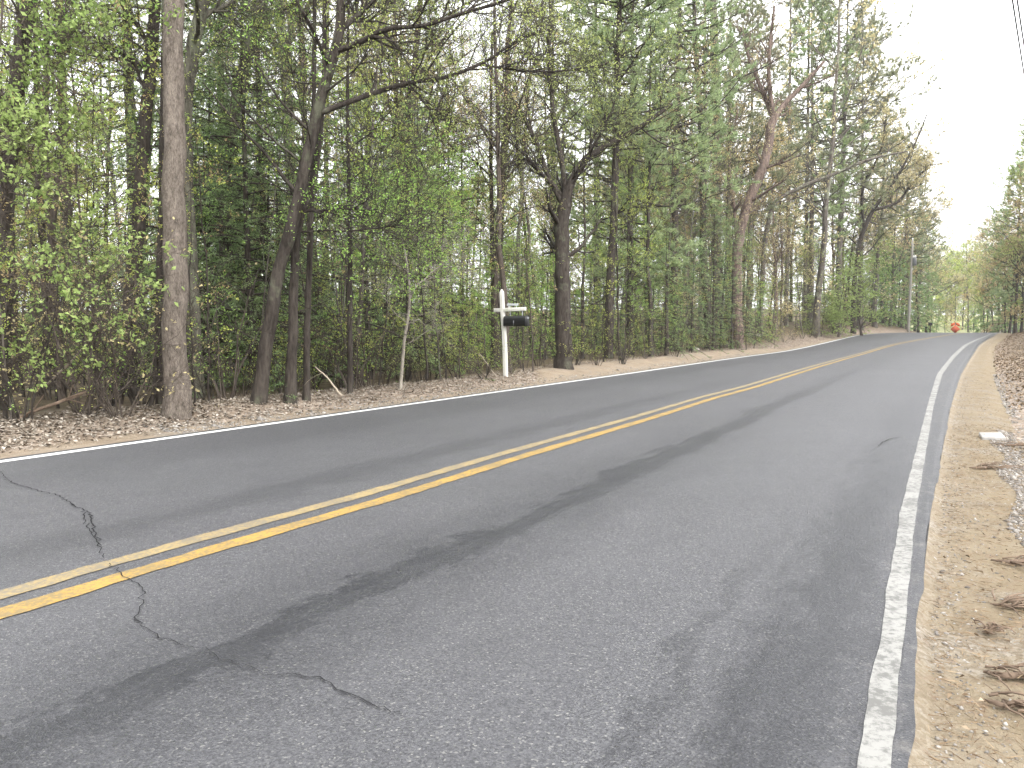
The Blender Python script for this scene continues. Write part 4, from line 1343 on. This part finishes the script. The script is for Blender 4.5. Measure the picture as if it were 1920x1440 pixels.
single('skyline_tree', 0, 1915, 62, .62, 'bud', 'bark_dark', 'orange-brown budding tree on the right bank beside the green pine', grp=RG)
single('backwood_tree', 0, 1900, 88, .8, 'olive', 'bark_dark', 'low olive tree behind the dark trunk on the right bank', grp=RG)
single('backwood_tree', 1, 1935, 70, .7, 'tan', 'bark_dark', 'low tan tree at the right edge of the photo', grp=RG)
single('backwood_tree', 2, 1870, 110, .9, 'olive', 'bark_dark', 'low olive tree at the left end of the right bank', grp=RG)
single('skyline_pine', 1, 1903, 70, .85, 'pine', 'bark_dark', 'dense green pine on the right bank left of the edge pine', grp=RG)
single('skyline_tree', 3, 1930, 60, .75, 'olive', 'bark_dark', 'olive tree with dark trunk at the right edge of the photo', grp=RG)
single('far_hemlock', 3, 1885, 80, 1.0, 'hemlock', 'bark_dark', 'dark conifer on the right bank left of the dark trunk', grp=RG)
single('sapling', 1, 1890, 78, .8, 'olive', 'bark_brown', 'olive sapling at the foot of the right bank trees', grp=RG)
single('sapling', 3, 1912, 70, .6, 'tan', 'bark_brown', 'tan sapling at the foot of the right bank trees', grp=RG)


for k, (x, Y) in enumerate(((2030, 62), (2090, 52), (2160, 60), (2230, 44), (2330, 50), (2480, 40), (2620, 34), (2120, 74), (2300, 66))):
    single(['skyline_tree', 'skyline_pine', 'backwood_tree'][k % 3], k, x, Y, .85, ['tan', 'pine', 'olive'][k % 3], 'bark_grey', 'tree on the right bank just out of the picture past the right edge', grp='right bank trees past the edge')


# ------------------------------------------------------------------ built things
def box(mb, c, s, rot=None):
    v = np.array([(x, y, z) for x in (-.5, .5) for y in (-.5, .5) for z in (-.5, .5)]) * np.array(s)
    if rot is not None:
        v = v @ np.array(rot).T
    v = v + np.array(c)
    mb.add(v, [(0, 1, 3, 2), (4, 6, 7, 5), (0, 4, 5, 1), (2, 3, 7, 6), (0, 2, 6, 4), (1, 5, 7, 3)])


def bevel(o, w, seg=2):
    m = o.modifiers.new('bevel', 'BEVEL'); m.width = w; m.segments = seg; m.limit_method = 'ANGLE'
    return o


def mailbox():
    b = ground_px(948, 706)
    Y = b[1]; px = Y / F
    rz = -PSI                       # local +x points across the road, toward the tarmac
    t = thing('mailbox', 'black mailbox hung below the arm of a white wooden post at the roadside', 'mailbox', b, rz)
    hgt = 163 * px
    # post: four-sided, slightly bowed, chamfered point
    mb = MB()
    zs = np.array([-.2, 0, .25, .5, .75, .92, .965, 1.0]) * hgt
    lean = np.array([0, 0, -.008, -.022, -.05, -.062, -.064, -.064]) * 1.6
    hw = np.array([.047, .047, .046, .045, .044, .043, .043, .014])
    V = []
    for z, l, h in zip(zs, lean, hw):
        V += [(l - h, -h, z), (l + h, -h, z), (l + h, h, z), (l - h, h, z)]
    q = []
    for k in range(len(zs) - 1):
        for j in range(4):
            a = 4 * k + j; c = 4 * k + (j + 1) % 4
            q.append((a, c, c + 4, a + 4))
    k = 4 * (len(zs) - 1)
    q.append((k, k + 1, k + 2, k + 3))
    mb.add(V, q)
    bevel(mb.obj('post', M['post_paint'], t, False), .008)
    za = (706 - 581) * px
    k = 1 / math.cos(PSI)
    x0 = (928 - 943) * px * k; x1 = (986 - 943) * px * k
    mb = MB(); xo = -.085
    box(mb, ((x0 + x1) / 2 + xo, 0, za), (x1 - x0, .085, .085), [[1, 0, -.03], [0, 1, 0], [.03, 0, 1]])
    bevel(mb.obj('arm', M['post_paint'], t, False), .008)
    # plate on top of the arm
    mb = MB()
    box(mb, ((962 - 943) * px * k + xo, 0, za + .115), (.30, .02, .05))
    for s in (-.1, .1):
        box(mb, ((962 - 943) * px * k + xo + s, 0, za + .066), (.02, .015, .05))
    bevel(mb.obj('name_plate', M['plate'], t, False), .004)
    # hanging box, arched top, long axis toward the road
    bx0 = .03 + xo + .05; bx1 = (989 - 943) * px * k + xo
    W, Hh = .20, .235
    zb = (706 - 611.5) * px
    prof = [(-W / 2, 0), (W / 2, 0), (W / 2, Hh * .70)]
    for a in np.linspace(0, PI, 11)[1:-1]:
        prof.append((W / 2 * math.cos(a), Hh * .70 + Hh * .30 * math.sin(a)))
    prof.append((-W / 2, Hh * .70))
    n = len(prof)
    V = [(x, y, z + zb) for x in (bx0, bx1 - .02) for y, z in prof]
    mb = MB()
    mb.add(V, [(j, (j + 1) % n, n + (j + 1) % n, n + j) for j in range(n)])
    c = [(bx0, 0, zb + Hh * .5)]
    mb.add(V[:n] + c, None, [(n, (j + 1) % n, j) for j in range(n)])
    mb.obj('box', M['black_metal'], t, False)
    # door: a slightly larger lip at the road end
    mb = MB()
    sc = 1.05
    pr = [(y * sc, (z - Hh / 2) * sc + Hh / 2) for y, z in prof]
    V = [(x, y, z + zb) for x in (bx1 - .022, bx1) for y, z in pr]
    c = [(bx1 + .004, 0, zb + Hh * .5), (bx1 - .022, 0, zb + Hh * .5)]
    mb.add(V + c, [(j, (j + 1) % n, n + (j + 1) % n, n + j) for j in range(n)], [(2 * n, n + j, n + (j + 1) % n) for j in range(n)] + [(2 * n + 1, (j + 1) % n, j) for j in range(n)])
    d = mb.obj('door', M['black_metal'], t, False)
    mb = MB(); box(mb, (bx1 + .012, 0, zb + Hh * .78), (.022, .05, .02))
    mb.obj('handle', M['plate'], d, False)
    for s in (.22, .78):
        mb = MB()
        x = bx0 + (bx1 - bx0) * s
        zt = zb + Hh; zz = za - .035
        tubes(mb, np.array([(x, 0, zt - .012), (x, 0, (zt + zz) / 2), (x, 0, zz)]), np.array([.012, .012, .012]), 8, True)
        mb.obj('hanger', M['plate'], t)
    # thin grey upright bar on the side facing the camera
    for s in (.47,):
        mb = MB(); x = bx0 + (bx1 - bx0) * s
        box(mb, (x, -W / 2 - .002, zb + Hh * .3), (.02, .006, Hh * .5))
        mb.obj('side_bar', M['can'], t, False)
    return t


mailbox()


def utility_pole(label, x, Y, ybase=None, H=10.5, can=True, px_base=None):
    b = place_px(x, Y)
    t = thing('utility_pole', label, 'utility pole', b, -PSI, 'utility poles')
    mb = MB()
    z = np.linspace(-.3, H, 12)
    tubes(mb, np.stack([z * .012, z * 0, z], 1), np.linspace(.15, .10, 12), 12, True)
    mb.obj('pole', M['pole'], t)
    if can:
        mb = MB()
        zc = 7.4
        tubes(mb, np.array([(.36, 0, zc - .45), (.36, 0, zc - .42), (.36, 0, zc + .35), (.36, 0, zc + .42)]), np.array([.17, .2, .2, .12]), 14, True)
        c = mb.obj('transformer', M['can'], t)
        mb = MB()
        for a in (-.08, .08):
            tubes(mb, np.array([(.36 + a, 0, zc + .40), (.36 + a, 0, zc + .48), (.36 + a, 0, zc + .56), (.36 + a, 0, zc + .62)]), np.array([.05, .07, .05, .03]), 8, True)
        mb.obj('bushing', M['ceramic'], c)
        mb = MB(); box(mb, (.16, 0, zc), (.2, .06, .08)); box(mb, (.16, 0, zc + .28), (.2, .06, .06))
        mb.obj('bracket', M['steel'], t, False)
    mb = MB()
    tubes(mb, np.array([(.012 * H, 0, H), (.012 * H, 0, H + .08), (.012 * H, 0, H + .17), (.012 * H, 0, H + .24)]), np.array([.03, .05, .06, .03]), 8, True)
    mb.obj('insulator', M['ceramic'], t)
    return t, b


utility_pole('pale grey utility pole on the far left bank near the road crest', 1703, 82, H=9.6)
# the pole just outside the frame on the right that carries the two wires
_, pb = utility_pole('pale grey utility pole past the right edge carrying two black wires', 1948, 60, H=10.6, can=False)
top = np.array([pb[0], pb[1], pb[2] + 10.6])


def wire(pa, end, label):
    a = at_depth(*pa)
    d = a - end
    P = np.array([end + d * k - np.array([0, 0, .25 * math.sin(min(k, 1.) * PI)]) for k in np.linspace(0, 2.3, 24)])
    mb = MB(); tubes(mb, P, np.full(24, .024), 6, True)
    o = mb.obj('overhead_wire', M['wire'])
    tag(o, label, 'wire', 'overhead wires at the top right')


wire((1898, -2, 24.), top + np.array([-.1, 0, -.25]), 'left one of two black overhead wires at the top right')
wire((1907, -2, 24.), top + np.array([.12, 0, .1]), 'right one of two black overhead wires at the top right')


def orange_sign():
    b = place_px(1791, 96)
    b[2] = float(h_road(84)) - .55
    s, d = sd(b)
    b[2] = float(height(s, d))
    t = thing('road_work_sign', 'orange diamond road sign on a low stand at the road crest', 'road sign', b, R(-22))
    zc = 1.2
    mb = MB(); h = .54
    V = [(0, -.012, zc - h), (h, -.012, zc), (0, -.012, zc + h), (-h, -.012, zc), (0, .012, zc - h), (h, .012, zc), (0, .012, zc + h), (-h, .012, zc)]
    mb.add(V, [(0, 1, 2, 3), (7, 6, 5, 4), (0, 4, 5, 1), (1, 5, 6, 2), (2, 6, 7, 3), (3, 7, 4, 0)])
    mb.obj('sign_panel', M['orange'], t, False)
    mb = MB()
    for a in range(4):
        c, s_ = math.cos(a * PI / 2 + .78), math.sin(a * PI / 2 + .78)
        tubes(mb, np.array([(0, .03, .35), (c * .35, .03 + s_ * .35, .18), (c * .7, .03 + s_ * .7, .0)]), np.array([.02, .02, .02]), 6, True)
    tubes(mb, np.array([(0, .03, .3), (0, .03, 1.0), (0, .03, zc + h + .1)]), np.array([.02, .02, .02]), 6, True)
    mb.obj('stand', M['steel'], t)
    for sgn in (-1, 1):
        mb = MB()
        V = []
        for k in range(5):
            u = k / 4
            V += [(sgn * (.05 + .42 * u), .04 + .03 * math.sin(u * 6), zc + h + .30 - .18 * u), (sgn * (.05 + .42 * u), .04 + .03 * math.sin(u * 6 + 1), zc + h - .02 - .22 * u)]
        mb.add(V, [(2 * k, 2 * k + 2, 2 * k + 3, 2 * k + 1) for k in range(4)])
        o = mb.obj('flag', M['orange_flag'], t, False)
        m = o.modifiers.new('thickness', 'SOLIDIFY'); m.thickness = .01


orange_sign()


def marker(x, Y, H, label, blade):
    b = place_px(x, Y)
    t = thing('roadside_marker', label, 'marker post', b, R(-25), 'dark marker posts by the crest')
    mb = MB(); tubes(mb, np.array([(0, 0, -.1), (0, 0, H * .5), (0, 0, H)]), np.array([.06, .055, .055]), 8, True)
    mb.obj('post', M['bark_dark'], t)
    mb = MB(); box(mb, (0, -.02, H - .1), blade); bevel(mb.obj('head', M['black_metal'], t, False), .03)


marker(1744, 88, 1.3, 'dark post with a squarish head beside the road crest', (.42, .3, .34))
marker(1736, 90, .95, 'shorter dark post beside the squarish-headed one at the crest', (.2, .2, .2))


# boulders along the far bank
def boulder(x, y, size, seed, label):
    p = ground_px(x, y)
    rg = np.random.default_rng(seed)
    bmv = []
    import bmesh
    bm = bmesh.new()
    bmesh.ops.create_icosphere(bm, subdivisions=3, radius=1)
    ph = rg.uniform(0, 6, (6, 3)); fr = rg.normal(0, 1.6, (6, 3))
    for v in bm.verts:
        n = sum(math.sin(float(np.dot(fr[k], v.co) + ph[k, 0])) for k in range(6)) * .07
        v.co *= 1 + n
        v.co.x *= size[0]; v.co.y *= size[1]; v.co.z *= size[2]
    me = bpy.data.meshes.new('boulder'); bm.to_mesh(me); bm.free()
    for f in me.polygons:
        f.use_smooth = True
    me.materials.append(M['stone'])
    o = link('boulder', me)
    o.location = (p[0], p[1], p[2] + size[2] * .35)
    o.rotation_euler = (0, 0, rg.uniform(0, 6))
    tag(o, label, 'boulder', 'stones along the far left bank')


boulder(1612, 612, (.6, .45, .33), 1, 'grey boulder on the far bank, left end of the stone heap')
boulder(1632, 610, (.9, .6, .48), 2, 'largest grey boulder of the stone heap on the far bank')
boulder(1652, 611, (.7, .5, .40), 3, 'grey boulder on the far bank, third from the left in the heap')
boulder(1672, 612, (.55, .45, .3), 4, 'grey boulder on the far bank nearest the utility pole')
boulder(1420, 643, (.35, .3, .18), 5, 'small dark stone in the leaves right of the reddish forked tree')
boulder(1460, 634, (.45, .3, .2), 6, 'small dark stone on the bank left of the bright green bush')
boulder(1545, 622, (.4, .3, .22), 7, 'small dark stone on the bank below the bright green bush')
boulder(1300, 658, (.28, .22, .14), 8, 'small dark stone by the road left of the reddish forked tree')


def stick(name, label, pxs, w, mat, cat='branch', lift=0.02, subs=3, seed=1, Y=None, heights=None):
    rg = np.random.default_rng(seed)
    pts = []
    for k, (x, y) in enumerate(pxs):
        p = ground_px(x, y) if Y is None else at_depth(x, y, Y[k])
        if Y is None:
            p[2] += lift
        pts.append(p)
    pts = np.array(pts)
    b = pts[0].copy()
    P, r = smooth_path(pts - b, np.linspace(w, w * .45, len(pts)), 16)
    P += np.cumsum(rg.normal(0, w * .25, P.shape), 0) * np.array([1, 1, .3])
    mb = MB(); tubes(mb, P, r, 7, True)
    if subs:
        p1, r1 = children(rg, P[None], r[None], subs, .3, .95, (.15, .5), (25, 60), .0, 5, .55, .003, .1, .5)
        tubes(mb, p1, r1, 5)
    o = mb.obj(name, M[mat])
    o.location = b
    tag(o, label, cat)


stick('fallen_branch', 'long dark fallen branch slanting up at the lower left of the woods', [(-60, 830), (0, 802), (80, 768), (165, 735)], .035, 'deadwood', Y=[8.7, 8.9, 9.2, 9.6], subs=5)
stick('fallen_branch', 'pale broken stick leaning at the wood edge by the paired dark trunks', [(640, 742), (618, 715), (592, 688)], .018, 'palewood', Y=[11.6, 11.7, 11.9], subs=2, seed=3)
stick('fallen_branch', 'thin pale stick leaning in the leaves left of the mailbox post', [(930, 706), (915, 685), (898, 662)], .016, 'palewood', Y=[17.4, 17.5, 17.7], subs=1, seed=4)
stick('fallen_branch', 'slender pale branch slanting through the bush left of the thick trunk', [(90, 720), (150, 660), (200, 590), (225, 555)], .016, 'palewood', Y=[10, 10.2, 10.4, 10.6], subs=3, seed=5)

# bark strips and twigs on the sand
def debris(label, x, y, L, W, az, seed):
    p = ground_px(x, y)
    rg = np.random.default_rng(seed)
    b = thing('bark_debris', label, 'dead twigs', (p[0], p[1], p[2]), az, 'bark and twigs on the sandy verge')
    K = 10
    u = np.linspace(-.5, .5, K)
    V = []
    prof = .5 * W * np.sin(np.linspace(.25, PI - .2, K)) * rg.uniform(.7, 1.1, K)
    for k in range(K):
        for j in range(4):
            f = j / 3 - .5
            V.append((u[k] * L, f * prof[k] + .02 * math.sin(u[k] * 7), .012 + .022 * (.25 - f * f) * 4 * (2 * prof[k] / W) + rg.normal(0, .002)))
    mb = MB()
    q = [(k * 4 + j, k * 4 + 4 + j, k * 4 + 5 + j, k * 4 + 1 + j) for k in range(K - 1) for j in range(3)]
    mb.add(V, q)
    o = mb.obj('bark_strip', M['deadwood'], b)
    m = o.modifiers.new('thickness', 'SOLIDIFY'); m.thickness = .006
    mb = MB()
    for i in range(15):
        a = rg.normal(0, .8); l = L * rg.uniform(.3, 1.1)
        c = np.array([rg.uniform(-.45, .3) * L, rg.uniform(-1, 1) * W, .012])
        K2 = 7
        P = c + np.stack([np.linspace(0, 1, K2) * l * math.cos(a), np.linspace(0, 1, K2) * l * math.sin(a), .01 + .02 * np.sin(np.linspace(0, PI, K2)) * rg.uniform(0, 1.5)], 1)
        P[1:] += np.cumsum(rg.normal(0, .006, (K2 - 1, 3)), 0) * np.array([1, 1, .3])
        tubes(mb, P, np.linspace(.005, .002, K2), 5, True)
    mb.obj('twigs', M['deadwood'], b)


debris('brown bark strip with twigs at the lower right edge, upper of two', 1905, 1275, .20, .06, R(-20), 1)
debris('dark bark strip with twigs at the lower right edge, lower of two', 1903, 1332, .18, .05, R(-30), 2)
debris('small reddish bark scrap on the sand right of the worn white line', 1858, 1190, .07, .02, R(10), 3)
debris('curled bark piece halfway up the sandy verge', 1850, 880, .30, .08, R(0), 4)
debris('dead twigs on the right edge of the sand, below the gravel', 1905, 1142, .20, .04, R(-15), 5)
debris('dead twigs by the right edge just under the grey gravel', 1908, 1060, .24, .05, R(-25), 6)
debris('thin dark twigs lying beside the pale concrete slab', 1896, 838, .5, .07, R(5), 7)

# pale slab at the verge
p = ground_px(1860, 822)
mb = MB(); box(mb, (0, 0, -.015), (.23, .34, .12), None)
o = bevel(mb.obj('concrete_slab', M['slab'], None, False), .015)
o.location = (p[0], p[1], p[2]); o.rotation_euler = (R(2), R(-3), -PSI + R(4))
tag(o, 'pale concrete slab lying between the sand and the leafy bank', 'slab')

# thin veil volume, added to lift the shadows in the woods
t = NT('shadow_lift_veil')
v = t.n('VolumePrincipled', {'Color': (.95, .96, .98, 1), 'Density': .00035, 'Anisotropy': .1})
t.link(v.outputs[0], t.out.inputs['Volume'])
mb = MB(); box(mb, (0, 160, 19.5), (860, 760, 49))
struct(mb.obj('shadow_lift_haze', t.m, None, False), 'stuff')

# ------------------------------------------------------------------ light, sky, camera
SUN_EL, SUN_AZ = R(46), R(150)
wd = bpy.data.worlds.new('World')
SC.world = wd
wd.use_nodes = True
nt = wd.node_tree
nt.nodes.clear()
out = nt.nodes.new('ShaderNodeOutputWorld')
bg = nt.nodes.new('ShaderNodeBackground')
sky = nt.nodes.new('ShaderNodeTexSky')
sky.sky_type = 'NISHITA'
sky.sun_disc = False
sky.sun_elevation = SUN_EL
sky.sun_rotation = SUN_AZ
sky.air_density = 1.0; sky.dust_density = 3.0
hs = nt.nodes.new('ShaderNodeHueSaturation')
hs.inputs['Saturation'].default_value = .16
# thin overcast: the cloud sheet evens the sky out
mx = nt.nodes.new('ShaderNodeMix'); mx.data_type = 'RGBA'
mx.inputs[0].default_value = .65
tc = nt.nodes.new('ShaderNodeTexCoord')
nz = nt.nodes.new('ShaderNodeTexNoise'); nz.inputs['Scale'].default_value = 2.2; nz.inputs['Detail'].default_value = 5
rp = nt.nodes.new('ShaderNodeValToRGB')
rp.color_ramp.elements[0].position = .3; rp.color_ramp.elements[0].color = (7.6, 7.7, 8.0, 1)
rp.color_ramp.elements[1].position = .7; rp.color_ramp.elements[1].color = (10.2, 10.2, 10.3, 1)
nt.links.new(tc.outputs['Generated'], nz.inputs['Vector'])
nt.links.new(nz.outputs['Fac'], rp.inputs[0])
nt.links.new(sky.outputs[0], hs.inputs['Color'])
nt.links.new(hs.outputs[0], mx.inputs[6])
nt.links.new(rp.outputs[0], mx.inputs[7])
nt.links.new(mx.outputs[2], bg.inputs['Color'])
bg.inputs['Strength'].default_value = .15
nt.links.new(bg.outputs[0], out.inputs[0])

sl = bpy.data.lights.new('sun', 'SUN')
sl.energy = 1.1; sl.angle = R(40); sl.color = (1, .97, .92)
so = link('sun', sl)
dirv = Vector((math.sin(SUN_AZ) * math.cos(SUN_EL), math.cos(SUN_AZ) * math.cos(SUN_EL), math.sin(SUN_EL)))
so.rotation_euler = dirv.to_track_quat('Z', 'Y').to_euler()

cd = bpy.data.cameras.new('camera')
cd.sensor_width = 36; cd.sensor_fit = 'HORIZONTAL'; cd.lens = F / 1920 * 36
cd.clip_start = .05; cd.clip_end = 2000
co = link('camera', cd)
co.location = (0, 0, CAMH)
co.rotation_euler = (PI / 2 - PITCH, 0, 0)
SC.camera = co

vs = SC.view_settings
vs.view_transform = 'Standard'; vs.look = 'None'; vs.gamma = 1
vs.exposure = 1.82
cy = SC.cycles
cy.max_bounces = 7; cy.diffuse_bounces = 5; cy.glossy_bounces = 1; cy.transmission_bounces = 5; cy.transparent_max_bounces = 4
cy.use_denoising = True
cy.use_adaptive_sampling = True; cy.adaptive_threshold = .025; cy.adaptive_min_samples = 16
cy.caustics_reflective = False; cy.caustics_refractive = False
